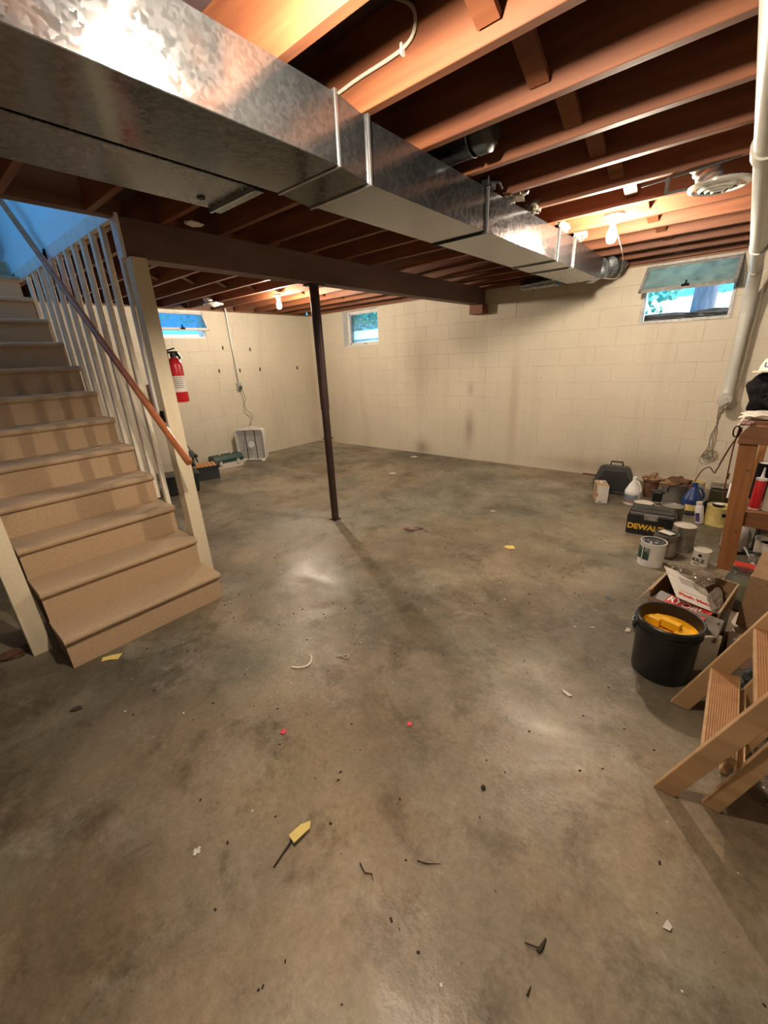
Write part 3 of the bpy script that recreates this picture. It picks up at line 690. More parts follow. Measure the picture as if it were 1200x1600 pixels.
# left floor items
GB = rotz(-6.08, 3.27, 0, 84)
gt = thing('toolbox', 'green topped tackle box with beige base beside the box fan', 'toolbox', (-6.08, 3.27, 0))
B().box((-.23, -.11, 0), (.23, .11, .10), GB).build('base', 'offwhite', gt, bevel=.008)
b = B().prism([(-.12, .10), (.12, .10), (.12, .15), (.09, .205), (-.09, .205), (-.12, .15)], -.24, .24, GB @ Matrix.Rotation(PI/2, 4, 'Z')); b.build('lid', 'green', gt, bevel=.006)
B().tube([GB @ Vector(p) for p in ((-.10, 0, .205), (-.08, 0, .235), (.08, 0, .235), (.10, 0, .205))], .012, 8).build('handle', 'offwhite', gt, smooth=True)
for x in (-.14, .14): B().box((x-.02, -.128, .07), (x+.02, -.118, .13), GB).build('latch', 'offwhite', gt)
CR = rotz(-5.78, 2.72, 0, 70)
cr = thing('storage_crate', 'dark crate with an orange slatted top on the floor left of the tackle box', 'crate', (-5.72, 2.74, 0))
B().box((-.20, -.16, 0), (.20, .16, .17), CR).build('body', 'dgrey', cr, bevel=.01)
for k in range(7): B().box((-.19+.054*k, -.15, .17), (-.19+.054*k+.048, .15, .195), CR).build('slat', 'wicker', cr, bevel=.003)
b = B().box((-.215, -.175, .17), (.215, -.15, .19), CR).box((.195, -.175, .16), (.215, .175, .20), CR).box((-.215, -.175, .16), (-.195, .175, .20), CR); b.build('rim', 'black', cr)
BB = rotz(-5.38, 2.20, 0, 72)
bb = thing('black_bin', 'black plastic storage bin behind the foot of the newel post', 'bin', (-5.62, 2.30, 0))
b = B().prism([(-.20, 0), (.20, 0), (.225, .22), (-.225, .22)], -.15, .15, BB); b.build('body', 'black', bb, bevel=.015)
B().box((-.24, -.17, .22), (.24, .17, .25), BB).build('lid', 'black', bb, bevel=.01)
b2 = thing('tall_black_case', 'tall black case seen between the lowest balusters', 'case', (-5.7, 1.75, 0))
BT = rotz(-5.80, 1.62, 0, 75)
B().box((-.20, -.14, 0), (.20, .14, .50), BT).build('body', 'black', b2, bevel=.02)
B().tube([BT @ Vector(p) for p in ((-.07, 0, .50), (-.07, 0, .54), (.07, 0, .54), (.07, 0, .50))], .012, 8).build('handle', 'dgrey', b2)
ln = thing('camp_lantern', 'black camp lantern with wide brim on the orange topped crate', 'lantern', (-5.76, 2.66, .195))
B().lathe([(.045, .195), (.05, .22), (.03, .235), (.028, .26)], (-5.82, 2.60, 0), 16).build('base', 'black', ln, smooth=True)
B().lathe([(.033, .26), (.038, .30), (.033, .345)], (-5.82, 2.60, 0), 14).build('globe', 'jar', ln, smooth=True)
B().lathe([(.035, .345), (.085, .365), (.05, .395), (.015, .42)], (-5.82, 2.60, 0), 16).build('hood', 'dgrey', ln, smooth=True)
for a in range(4): B().tube([(-5.82+.045*math.cos(a*PI/2), 2.60+.045*math.sin(a*PI/2), .22), (-5.82+.045*math.cos(a*PI/2), 2.60+.045*math.sin(a*PI/2), .36)], .004, 5).build('guard_rod', 'blackmatte', ln)
rd = thing('fishing_rod', 'long thin rod leaning on the left wall behind the fire extinguisher', 'rod', (-5.8, 2.6, .2))
B().tube([(-6.00, 2.72, .36), (-6.12, 2.57, .75), (-6.39, 2.2, 1.52)], [.006, .005, .003], 6).build('rod', 'blackmatte', rd)
B().tube([(-5.97, 2.76, .20), (-6.00, 2.72, .38)], .012, 8).build('grip', 'black', rd)
B().lathe([(.028, -.02), (.028, .02)], (-5.95, 2.74, .30), 14).build('reel', 'dgrey', rd)

# fire extinguisher on the newel post
ex = thing('fire_extinguisher', 'red fire extinguisher mounted on the white stair newel post', 'fire extinguisher', (-2.845, 1.30, 1.31))
EX, EY = -2.845, 1.297
B().lathe([(.040, 1.31), (.045, 1.318), (.045, 1.535), (.040, 1.56), (.026, 1.58), (.016, 1.588)], (EX, EY, 0), 24).build('cylinder', 'red', ex, smooth=True)
b = B().lathe([(.017, 1.585), (.017, 1.615), (.012, 1.62)], (EX, EY, 0), 14).box((EX-.012, EY-.055, 1.612), (EX+.012, EY+.03, 1.626)).box((EX-.010, EY-.06, 1.634), (EX+.010, EY+.02, 1.642), Matrix.Translation((0, EY, 1.634)) @ Matrix.Rotation(.25, 4, 'X') @ Matrix.Translation((0, -EY, -1.634)))
b.build('valve_handle', 'black', ex, bevel=.003)
B().tube([(EX, EY, 1.60), (EX+.01, EY+.03, 1.605), (EX+.012, EY+.04, 1.58)], .011, 8).build('nozzle', 'black', ex)
lb = B(); vs = []; 
for z in (1.375, 1.475):
    for k in range(9):
        a = math.radians(-75+k*16); vs.append((EX+.0457*math.cos(a), EY+.0457*math.sin(a), z))
lb.add(vs, [(k, k+1, 10+k, 9+k) for k in range(8)]); lb.build('label', 'paper', ex)
for k in range(6):
    a0 = math.radians(-60); z = 1.465-.012*k
    lbb = B(); vs = []
    for zz in (z, z-.004):
        for q in range(5):
            a = a0+math.radians(q*18); vs.append((EX+.0462*math.cos(a), EY+.0462*math.sin(a), zz))
    lbb.add(vs, [(q, q+1, 6+q, 5+q) for q in range(4)]).build('text_line', 'grey', ex)
B().box((EX-.02, 1.246, 1.33), (EX+.02, 1.26, 1.62)).build('bracket', 'blackmatte', ex)
# small white box and outlet on back of newel
# ================================================================= RIGHT SIDE CLUTTER
def paint_can(x, y, r, h, body, lidm, label, rot=0, lidz=True, tilt=0, name='paint_can', z=0, handle=False):
    t = thing(name, label, 'can', (x, y, z))
    M4 = rotz(x, y, z, rot, tilt)
    B().lathe([(r*.97, 0), (r, .004), (r*.985, .010), (r*.985, h-.010), (r*1.01, h-.004), (r*1.01, h), (r*.93, h), (r*.92, h-.006)], (0, 0, 0), 28, M4, cap=False).build('body', body, t, smooth=True)
    B().lathe([(r*.95, 0.002), (r*.95, .006)], (0, 0, 0), 28, M4).build('bottom', 'candull', t)
    B().lathe([(r*.93, h-.006), (r*.93, h-.002), (r*.86, h-.001), (r*.84, h-.006), (.001, h-.006)], (0, 0, 0), 28, M4, cap=False).build('lid', lidm, t, smooth=True)
    if handle:
        pts = [M4 @ Vector((r*1.03*math.cos(a), r*1.03*math.sin(a)*.55 - r*.4*math.sin(a), h*.8 - .25*r*math.sin(a))) for a in [PI*k/10 for k in range(11)]]
        B().tube(pts, .002, 5).build('bail_handle', 'steel', t)
    return t, M4
def arc_label(t, M4, r, z0, z1, a0, a1, mt, name='label'):
    vs = []; n = 10
    for z in (z0, z1):
        for k in range(n+1):
            a = math.radians(a0+(a1-a0)*k/n); vs.append(M4 @ Vector((r*math.cos(a), r*math.sin(a), z)))
    return B().add(vs, [(k, k+1, n+2+k, n+1+k) for k in range(n)]).build(name, mt, t)
def arc_text(t, M4, r, z, s, size, a, mt):
    tm = M4 @ Matrix.Rotation(math.radians(a), 4, 'Z') @ Matrix.Translation((r, 0, z)) @ Matrix.Rotation(PI/2, 4, 'Z') @ Matrix.Rotation(PI/2, 4, 'X')
    return text(s, size, tm, mt, t, 'lettering', .0006, 1, .0012)

# drill case with handle against the wall
CS = rotz(-.875, 4.95, 0, 4, -8)
cs = thing('tool_case', 'dark grey moulded tool case with black handle leaning on the back wall', 'case', (-.70, 5.0, 0))
pts = [(-.20, 0), (.20, 0), (.21, .16), (.13, .30), (-.12, .30), (-.20, .18)]
pts = [(-.19, 0), (.19, 0), (.205, .13), (.13, .29), (.10, .305), (-.12, .305), (-.15, .29), (-.205, .12)]
B().prism(pts, -.055, .0, CS).build('front_shell', 'dgrey', cs, bevel=.008)
B().prism(pts, .004, .055, CS).build('back_shell', 'dgrey', cs, bevel=.008)
B().prism([(-.15, .03), (.15, .03), (.165, .12), (.10, .25), (-.10, .25), (-.165, .12)], -.062, -.055, CS).build('raised_panel', 'black', cs, bevel=.003)
B().tube([CS @ Vector(p) for p in ((-.06, 0, .30), (-.055, 0, .345), (.055, 0, .345), (.06, 0, .30))], .010, 8).build('handle', 'black', cs, smooth=True)
# carton with cap
CT = rotz(-.925, 4.62, 0, 22)
ct = thing('drink_carton', 'white and brown carton with white cap left of the white jug', 'carton', (-.90, 4.60, 0))
B().box((-.055, -.11, 0), (.055, .11, .19), CT).build('box', ['cardlight'], ct, bevel=.002)
B().box((-.054, -.1125, .004), (.054, -.110, .186), CT).build('white_panel', 'paper', ct)
B().box((-.053, -.1132, .075), (-.04, -.1120, .105), CT).build('red_mark', 'redm', ct)
B().box((-.03, -.1132, .012), (.0, -.1120, .022), CT).build('print_block', 'grey', ct)
B().box((.0545, -.04, .03), (.0565, .03, .13), CT).build('side_print', 'brown', ct)
B().lathe([(.018, .19), (.018, .205)], (0, 0, 0), 16, CT).build('cap', 'white', ct)
# jugs
def jug(x, y, rot, s, body, label, cat='jug', hcol=None, lbs=()):
    t = thing('jug', label, cat, (x, y, 0)); M4 = rotz(x, y, 0, rot) @ Matrix.Scale(s, 4)
    B().lathe([(.070, 0), (.076, .008), (.076, .012), (.074, .12), (.076, .135), (.070, .15), (.045, .205), (.022, .245), (.02, .25), (.02, .262)], (0, 0, 0), 24, M4).build('body', body, t, smooth=True)
    B().lathe([(.022, .255), (.022, .285), (.018, .288)], (0, 0, 0), 16, M4).build('cap', hcol or body, t, smooth=True)
    B().tube([M4 @ Vector(p) for p in ((.018, -.012, .25), (.045, -.03, .235), (.068, -.035, .19), (.072, -.03, .15))], .009*s, 8).build('handle', body, t, smooth=True)
    for (z0, z1, a0, a1, mt) in lbs: arc_label(t, M4, .0768, z0, z1, a0, a1, mt)
    return t, M4
jug(-.635, 4.66, 0, 1.0, 'white', 'white gallon jug with blue and pink label in front of the tool case', lbs=((.075, .115, -170, -40, 'bluelbl'), (.058, .074, -170, -40, 'bluelbl'), (.03, .057, -170, -40, 'pinklbl')))
bj, bjm = jug(-.145, 4.66, 30, 1.05, 'blue', 'dark blue jug with yellow label beside the spray can', lbs=((.02, .10, -150, -60, 'canyellow'), (.02, .045, -150, -90, 'black')))
B().prism([(-.035, .14), (.045, .14), (.005, .215)], -.078, -.070, bjm @ Matrix.Rotation(-.3, 4, 'X')).build('handle_panel', 'blue', bj)
# planter with brown debris
pl = thing('flower_pot', 'brown pot filled with crumpled brown leaves behind the white jug', 'pot', (-.50, 4.95, 0))
B().lathe([(.06, 0), (.075, .17), (.085, .175), (.085, .20), (.072, .20), (.068, .15)], (-.53, 5.02, 0), 20, cap=False).build('pot', 'brown', pl, smooth=True)
crumple((-.53, 5.02, .20), (.068, .066, .038), 21, .8, 3).build('dry_leaves', 'cardboard', pl)
# grey bucket with brown rags
gb = thing('metal_bucket', 'dull grey bucket heaped with brown rags near the back wall', 'bucket', (-.27, 4.85, 0))
B().lathe([(.09, 0), (.12, .20), (.125, .205), (.118, .205), (.115, .18)], (-.31, 4.93, 0), 24, cap=False).build('pail', 'grey', gb, smooth=True)
B().lathe([(.001, .01), (.09, .01)], (-.31, 4.93, 0), 24, cap=False).build('bottom', 'grey', gb)
B().box((-.365, 4.818, .13), (-.352, 4.826, .17)).build('slot_mark', 'black', gb)
crumple((-.29, 4.94, .21), (.105, .10, .045), 31, .7, 3).build('rags', 'brown', gb)
crumple((-.36, 4.88, .21), (.06, .05, .03), 33, .7, 3).build('rag', 'cardboard', gb)
paint_can(-.47, 4.18, .083, .19, 'candull', 'offwhite', 'dark paint can with yellowed lid just behind the left of the yellow lettered toolbox')
paint_can(-.25, 4.20, .086, .195, 'candull', 'cansilver', 'dark paint can with pale dripped lid behind the right of the black toolbox')
paint_can(-.36, 4.46, .050, .10, 'paper', 'candull', 'small white jar between the two dark cans behind the toolbox')
o, m4 = paint_can(-.155, 5.12, .078, .20, 'offwhite', 'canyellow', 'cream paint can half hidden behind the blue jug')
# nozzle / black valve item
nz_ = thing('spray_nozzle', 'black trigger nozzle lying among the cans behind the toolbox', 'nozzle', (-.40, 4.35, .19))
B().box((-.44, 4.40, .14), (-.36, 4.44, .24)).build('body', 'black', nz_, bevel=.01)
B().tube([(-.46, 4.41, .24), (-.38, 4.42, .25), (-.35, 4.40, .235)], .014, 8).build('trigger', 'black', nz_)
# spray can
sc = thing('spray_can', 'white and purple spray can tilted against the blue jug', 'spray can', (-.05, 4.42, 0))
SM = rotz(-.045, 4.42, .002, 0, -10, 'Y')
B().lathe([(.031, 0), (.032, .004), (.032, .15), (.026, .165), (.022, .168)], (0, 0, 0), 20, SM).build('body', 'white', sc, smooth=True)
B().lathe([(.024, .166), (.024, .195), (.022, .198)], (0, 0, 0), 18, SM).build('cap', 'offwhite', sc, smooth=True)
arc_label(sc, SM, .0326, .02, .10, -150, -85, mat('purple_label', (.10, .06, .22), .5))
arc_label(sc, SM, .0328, .075, .095, -120, -100, 'black')
# yellow can with jar on top
o, m4 = paint_can(.075, 4.47, .098, .175, 'canyellow', 'canyellow', 'dented yellow can with a dark spot and two small lids on top')
arc_label(o, m4, .0985, .10, .13, -78, -62, 'blackmatte', 'dark_spot')
paint_can(.055, 4.45, .043, .02, 'black', 'white', 'small black and white jar lid on top of the yellow can', name='jar_lid', z=.176)
jr = thing('dark_jar', 'square dark green canister standing behind the yellow can', 'jar', (.05, 4.85, 0))
B().box((-.03, 4.78, 0), (.12, 4.92, .235)).build('body', mat('dark_olive', (.035, .035, .016), .35), jr, bevel=.025, seg=3)
B().box((-.035, 4.775, .237), (.125, 4.925, .262)).build('lid', 'candull', jr, bevel=.015)
tag(crumple((-.01, 4.66, .07), (.045, .045, .07), 41, .5, 3).build('black_bag', 'blackmatte'), 'crumpled black bag behind the blue jug', 'bag')
# black toolbox with yellow logo
DW = rotz(-.365, 3.95, 0, 3) @ Matrix.Diagonal((.92, 1, .87, 1))
dw = thing('toolbox', 'black toolbox with yellow DEWALT lettering and grey latch', 'toolbox', (-.335, 3.96, 0))
b = B().prism([(-.185, .0), (.185, 0), (.19, .20), (.175, .215), (-.175, .215), (-.19, .20)], -.10, .10, DW); b.build('body', 'black', dw, bevel=.012)
B().prism([(-.18, .219), (.18, .219), (.165, .25), (-.165, .25)], -.10, .10, DW).build('lid', 'black', dw, bevel=.006)
B().box((-.17, -.107, .218), (.17, -.095, .232), DW).build('lid_rim', 'grey', dw, bevel=.003)
B().box((-.055, -.115, .165), (.055, -.10, .222), DW).build('latch', 'grey', dw, bevel=.008)
B().box((-.02, -.118, .172), (.035, -.114, .20), DW).build('latch_tab', mat('latch_grey', (.32, .31, .29), .5), dw, bevel=.002)
B().box((-.13, -.02, .245), (.13, .02, .256), DW).build('handle', 'dgrey', dw, bevel=.004)
B().box((-.165, -.1025, .055), (.135, -.100, .115), DW).build('logo_band', 'black', dw)
text('DEWALT', .074, DW @ Matrix.Translation((-.035, -.1035, .085)) @ Matrix.Rotation(PI/2, 4, 'X'), 'dyellow', dw, 'lettering', .001, .95, .0028)
# cans in front
o, m4 = paint_can(-.118, 3.72, .078, .205, 'cansilver', 'offwhite', 'tall plain silver paint can to the right of the black toolbox', handle=False)
o, m4 = paint_can(-.212, 3.53, .080, .185, 'candull', 'black', 'dark paint can with a white paper square on its lid', handle=True)
B().box((-.05, -.03, .186), (.045, .035, .188), m4 @ Matrix.Rotation(-.5, 4, 'Z')).build('paper_tag', 'paper', o)
arc_label(o, m4, .0795, .02, .13, -170, -10, 'cansilver')
o, m4 = paint_can(-.265, 3.32, .083, .185, 'white', 'dgrey', 'white paint can with green label and white drips, nearest the black toolbox', handle=False)
arc_label(o, m4, .0838, .055, .150, -170, -95, 'greenlbl')
for a, w_, z0 in ((-128, 5, .04), (-115, 2.5, .12), (-108, 3, .125), (-101, 2.5, .11), (-140, 3, .13)): arc_label(o, m4, .0845, z0, .18, a-w_/2, a+w_/2, 'white', 'paint_drip')
random.seed(9)
for k in range(7):
    a = random.uniform(0, 6.28); rr = random.uniform(.02, .07); B().lathe([(random.uniform(.004, .012), 0), (.003, .0015)], (rr*math.cos(a), rr*math.sin(a), .1795), 8, m4).build('paint_drip', 'white', o)
o, m4 = paint_can(.022, 3.49, .053, .125, 'paper', 'offwhite', 'small white KILZ paint can beside the wooden shelf leg')
arc_text(o, m4, .0535, .055, 'KILZ', .036, -104, 'black')
arc_label(o, m4, .0538, .085, .105, -110, -88, 'blackmatte', 'round_mark')
arc_label(o, m4, .0538, .02, .032, -135, -90, 'grey', 'text_line')
# white jug with red knob behind leg
wj = thing('water_jug', 'white jug with dark red tap, partly hidden behind the shelf leg', 'jug', (.20, 3.92, 0))
b = B().lathe([(.080, .01), (.085, .02), (.085, .15), (.06, .20), (.03, .22)], (.20, 3.92, 0), 20); b.build('body', 'white', wj, smooth=True)
B().lathe([(.075, 0), (.085, .01), (.085, .022)], (.20, 3.92, 0), 20).build('base', 'dgrey', wj)
B().lathe([(.014, 0), (.018, .02), (.012, .03)], (0, 0, 0), 14, Matrix.Translation((.165, 3.845, .13)) @ Matrix.Rotation(PI/2, 4, 'X')).build('tap', 'redm', wj, smooth=True)

# ---------------------------------------------------------------- wooden shelf unit
sh = thing('workbench', 'rough brown wooden workbench with a middle shelf at the right edge', 'workbench', (.5, 3.8, 0))
def bar(p0, p1, w, d, mt, name, parent, bev=.003):
    p0, p1 = Vector(p0), Vector(p1); z = (p1-p0).normalized(); y = Vector((0, 1, 0)) if abs(z.y) < .9 else Vector((1, 0, 0)); x = y.cross(z).normalized(); y = z.cross(x)
    M4 = Matrix((x, y, z)).transposed().to_4x4(); M4.translation = p0
    return B().box((-w/2, -d/2, 0), (w/2, d/2, (p1-p0).length), M4).build(name, mt, parent, bevel=bev)
bar((.168, 3.52, 0), (.112, 3.52, .93), .095, .04, 'shelfwood', 'leg', sh)
bar((1.05, 3.52, 0), (1.05, 3.52, .93), .095, .04, 'shelfwood', 'leg', sh)
bar((.22, 4.15, 0), (.22, 4.15, .93), .04, .09, 'shelfwood', 'leg', sh)
bar((1.05, 4.15, 0), (1.05, 4.15, .93), .04, .09, 'shelfwood', 'leg', sh)
B().prism([(.055, .905), (1.3, .905), (1.3, 1.02), (.10, 1.02), (.06, .965)], 3.46, 3.50).build('front_rail', 'shelfboard', sh, bevel=.003)
for k in range(4): B().box((.09, 3.502+.175*k, 1.02), (1.3, 3.502+.175*k+.17, 1.045)).build('top_board', 'shelfboard', sh, bevel=.002)
for k in range(3): B().box((.17, 3.545+.20*k, .405), (1.3, 3.545+.20*k+.195, .43)).build('shelf_board', 'shelfboard', sh, bevel=.002)
B().box((.19, 3.545, .33), (1.3, 3.565, .405)).build('shelf_apron', 'shelfboard', sh, bevel=.002)
for z in (.30, .73): B().lathe([(.008, 0), (.008, .006)], (0, 0, 0), 10, Matrix.Translation((.17 if z < .5 else .145, 3.50, z)) @ Matrix.Rotation(PI/2, 4, 'X')).build('bolt', 'brown', sh)
# things on the middle shelf
def tube_can(x, y, z, r, h, mt, label, noz=True):
    t = thing('caulk_tube', label, 'tube', (x, y, z))
    B().lathe([(r, 0), (r, h), (r*.95, h+.004)], (x, y, z), 18).build('barrel', mt, t, smooth=True)
    B().lathe([(r*1.04, -.001), (r*1.04, .008)], (x, y, z), 18).build('end_cap', 'white', t)
    B().lathe([(r*1.03, h), (r*1.03, h+.012), (.010, h+.018), (.004, h+.085)], (x, y, z), 18).build('nozzle', 'white', t, smooth=True)
    return t
tube_can(.235, 3.66, .432, .030, .205, 'red', 'red caulk tube with white nozzle standing on the middle shelf')
tube_can(.305, 3.68, .432, .032, .215, 'offwhite', 'pale caulk tube beside the red tube on the middle shelf')
o, m4 = paint_can(.26, 3.92, .055, .27, 'blackmatte', 'white', 'black tin with white lid behind the red caulk tube', z=.432)
# things on top of the bench
bg_ = thing('black_jacket', 'black and cream folded jacket piled on the workbench top', 'jacket', (.2, 3.72, 1.045))
crumple((.20, 3.70, 1.195), (.15, .14, .145), 51, .30, 4, 4).build('body', 'blackmatte', bg_)
crumple((.155, 3.60, 1.07), (.11, .07, .026), 52, .4, 3).build('hem', 'offwhite', bg_)
crumple((.26, 3.60, 1.07), (.11, .07, .024), 55, .4, 3).build('hem', 'offwhite', bg_)
hat = thing('baseball_hat', 'white cap with blue lettering on top of the black jacket', 'hat', (.16, 3.70, 1.34))
B().lathe([(.105, 0), (.10, .03), (.085, .07), (.05, .10), (.005, .112)], (.175, 3.70, 1.335), 24).build('crown', 'offwhite', hat, smooth=True)
B().prism([(-.075, 0), (-.06, -.06), (0, -.09), (.06, -.06), (.075, 0)], 0, .006, rotz(.12, 3.63, 1.335, -25), 'XY').build('brim', 'offwhite', hat)
text('USA', .04, rotz(.125, 3.60, 1.375, -25) @ Matrix.Rotation(PI/2-.3, 4, 'X'), 'blue', hat, 'lettering', .001, 1, .002)
cb2 = thing('carabiner', 'black carabiner hanging from the bench top corner', 'carabiner', (.045, 3.45, .97))
b = B(); b.tube([(.036, 3.432, 1.02)] + [(.038+.016*math.sin(a)*1, 3.44, .985+.035*math.cos(a)) for a in [2*PI*k/12 for k in range(1, 13)]], .0045, 6); b.build('loop', 'blackmatte', cb2)
B().tube([(.038, 3.44, 1.02), (.06, 3.46, 1.07), (.09, 3.52, 1.06)], .006, 6).build('cord', 'offwhite', cb2)
tag(crumple((.075, 3.49, 1.035), (.035, .05, .016), 61, .5, 3).build('rag', 'pinklbl'), 'pinkish rag corner draped at the bench corner beside the carabiner', 'rag')
tag(B().tube(sm([(.06, 3.49, 1.0), (.06, 3.6, .95), (.03, 3.9, .80), (.0, 4.2, .62), (-.01, 4.5, .50), (-.02, 4.75, .42), (-.03, 5.0, .33), (-.08, 5.1, .36), (-.13, 5.05, .33), (-.17, 4.98, .22)]), .0055, 7).build('extension_cord', 'cord', smooth=True), 'dark brown cord trailing from the bench corner to the cans', 'cord')
tag(B().tube(sm([(.05, 3.56, 1.0), (.045, 3.62, .85), (.05, 3.64, .68), (.055, 3.66, .55), (.06, 3.66, .46)]), .005, 6).box((.05, 3.645, .62), (.064, 3.66, .66)).build('cord', 'cord', smooth=True), 'second dark red cord hanging down beside the wooden bench leg', 'cord')
tag(B().lathe([(.009, 0), (.009, .10), (.006, .104)], (.085, 3.60, .50), 10).build('marker', 'white', smooth=True), 'white marker stuck beside the upper part of the bench leg', 'marker')

# under the bench
o = thing('open_tub', 'cream tub with a dark opening under the workbench', 'tub', (.42, 3.45, 0))
B().lathe([(.10, 0), (.115, .24), (.12, .245), (.112, .245), (.105, .05)], (.40, 3.60, 0), 26, cap=False).build('body', 'offwhite', o, smooth=True)
B().lathe([(.001, .20), (.108, .20)], (.40, 3.60, 0), 26, cap=False).build('dark_opening', 'blackmatte', o)  # flat black disc set inside to make the opening dark
gx = thing('grey_box', 'dark grey box standing under the bench behind the leg', 'box', (.30, 3.95, 0))
B().box((.31, 3.87, 0), (.50, 4.1, .30)).build('box', 'dgrey', gx, bevel=.004)
B().box((.32, 3.865, .05), (.49, 3.869, .25)).build('panel', 'grey', gx)
to = thing('hand_tool', 'black handled hand tool lying in front of the grey box', 'tool', (.30, 3.66, 0))
B().tube([(.235, 3.56, .15), (.28, 3.50, .17), (.32, 3.45, .19)], .010, 8).build('handle', 'black', to)
B().tube([(.235, 3.50, .20), (.29, 3.46, .12), (.33, 3.42, .09)], .007, 6).box((.27, 3.45, .12), (.295, 3.47, .17)).build('head', 'steel', to)
rb = thing('red_box', 'small red and white box behind the glass jar', 'box', (.27, 3.3, 0))
B().box((.20, 3.28, 0), (.33, 3.36, .14)).build('carton', 'paper', rb, bevel=.002)
B().box((.199, 3.277, .09), (.331, 3.281, .141)).build('red_band', 'redm', rb); B().box((.199, 3.278, .1405), (.331, 3.361, .1425)).build('red_top', 'redm', rb)
gj = thing('glass_jar', 'large clear glass jar between the carton and the cardboard box', 'jar', (.235, 3.02, 0))
B().lathe([(.070, 0.004), (.078, .012), (.080, .17), (.066, .20), (.058, .215), (.060, .23), (.060, .245), (.052, .245), (.052, .215), (.072, .165), (.070, .02), (.001, .014)], (.232, 3.0, 0), 28, cap=False).build('jar_body', 'jar', gj, smooth=True)
for z in (.218, .232): B().lathe([(.061, z), (.064, z+.003), (.061, z+.006)], (.232, 3.0, 0), 28, cap=False).build('thread', 'jar', gj, smooth=True)

# cardboard box at the right edge
cx = thing('cardboard_box', 'plain brown cardboard box with a dark hand slot right of the glass jar', 'cardboard box', (.45, 2.80, 0))
CB = rotz(.45, 2.75, .075, -12)
b = B(); b.box((-.19, -.16, 0), (.19, -.155, .30), CB).box((-.19, .155, 0), (.19, .16, .30), CB).box((-.19, -.155, 0), (-.185, .155, .30), CB).box((.185, -.155, 0), (.19, .155, .30), CB).box((-.19, -.16, 0), (.19, .16, .004), CB)
b.build('carton', 'cardboard', cx)
B().box((-.192, -.03, .23), (-.184, .04, .255), CB).build('hand_slot', 'blackmatte', cx)
B().box((-.115, -.163, .27), (-.075, -.158, .283), CB).build('hand_slot', 'blackmatte', cx)
B().box((-.185, 0, 0), (.185, .16, .004), CB @ Matrix.Translation((0, -.16, .30)) @ Matrix.Rotation(math.radians(38), 4, 'X')).build('flap', 'cardboard', cx)
tag(crumple((.42, 2.68, .036), (.20, .20, .034), 71, .3, 3).build('folded_cloth', 'offwhite'), 'pale folded cloth under the brown cardboard box', 'cloth')
pb = thing('white_box', 'pinkish white box low behind the wooden stepladder', 'box', (.27, 2.42, 0))
B().box((.20, 2.33, 0), (.40, 2.50, .085), rotz(0, 0, 0, 0)).build('box', 'pinklbl', pb, bevel=.006); B().box((.198, 2.328, .087), (.402, 2.502, .10)).build('lid', 'offwhite', pb, bevel=.004)

# open carton with manual, tool box print and plastic bags
oc = thing('open_carton', 'open dark carton holding papers and plastic bags behind the black bucket', 'carton', (.02, 2.50, 0))
OC = rotz(.02, 2.50, 0, -10)
b = B()
for a, c in (((-.15, -.19, 0), (.15, -.186, .26)), ((-.15, .186, 0), (.15, .19, .30)), ((-.15, -.186, 0), (-.146, .186, .30)), ((.146, -.186, 0), (.15, .186, .30)), ((-.15, -.19, 0), (.15, .19, .004))): b.box(a, c, OC)
b.build('carton', 'cardboard', oc)
B().box((-.152, -.19, .297), (-.144, .19, .302), OC).build('cut_edge', 'cardlight', oc); B().box((.144, -.19, .297), (.152, .19, .302), OC).build('cut_edge', 'cardlight', oc)
B().box((-.15, .186, .297), (.15, .192, .302), OC).build('cut_edge', 'cardlight', oc)
B().box((.1505, -.19, .02), (.153, .10, .26), OC).build('black_side', 'black', oc)
B().box((-.10, -.17, 0), (0, .17, .004), OC @ Matrix.Translation((-.15, -.03, .30)) @ Matrix.Rotation(math.radians(-62), 4, 'Y')).build('flap', 'cardlight', oc)
mn = thing('manual_sheet', 'white instruction sheet with red Flash Mate heading on the open carton', 'paper', (0, 2.47, .31))
ax = Vector((.165, .057, -.06)).normalized(); ay = Vector((-.069, .323, .01)); ay = (ay-ax*ay.dot(ax)).normalized(); az = ax.cross(ay)
MM = Matrix((ax, ay, az)).transposed().to_4x4(); MM.translation = Vector((.001, 2.46, .303))
B().box((-.10, -.155, 0), (.10, .15, .003), MM).build('sheet', 'paper', mn)
text('Flash Mate', .037, MM @ Matrix.Translation((.0, -.105, .0035)), 'redm', mn, 'heading', .0004, 1, .0016)
for k in range(5): B().box((-.04, .02+.014*k, .0031), (.05-.01*(k % 2), .026+.014*k, .0036), MM).build('text_line', 'grey', mn)
B().box((-.075, -.067, .0031), (.02, -.063, .0036), MM).build('text_line', 'pinklbl', mn)
ry = thing('tool_package', 'red and grey RYOBI tool package leaning in the carton behind the bucket', 'box', (0, 2.3, .27))
RM = Matrix.Translation((-.02, 2.335, .238)) @ Matrix.Rotation(math.radians(-24), 4, 'Z') @ Matrix.Rotation(math.radians(14), 4, 'X')
B().box((-.125, -.05, -.02), (.125, .05, .02), RM).build('package', 'grey', ry, bevel=.003)
B().box((-.07, -.052, .0203), (.126, .051, .0212), RM).build('red_band', 'redm', ry)
text('RYOBI', .056, RM @ Matrix.Translation((.010, .018, .0214)), 'white', ry, 'lettering', .0004, .95, .0016)
wb = thing('wood_block', 'grey brown board with drilled hole leaning against the bucket rim', 'board', (.09, 2.24, .2))
WM = Matrix.Translation((.10, 2.262, .22)) @ Matrix.Rotation(math.radians(-14), 4, 'Z') @ Matrix.Rotation(math.radians(60), 4, 'X')
B().box((-.055, -.06, -.01), (.055, .06, .008), WM).build('board', 'candull', wb, bevel=.002); B().lathe([(.005, .0085), (.005, .009)], (.04, .035, 0), 10, WM).build('hole', 'blackmatte', wb)
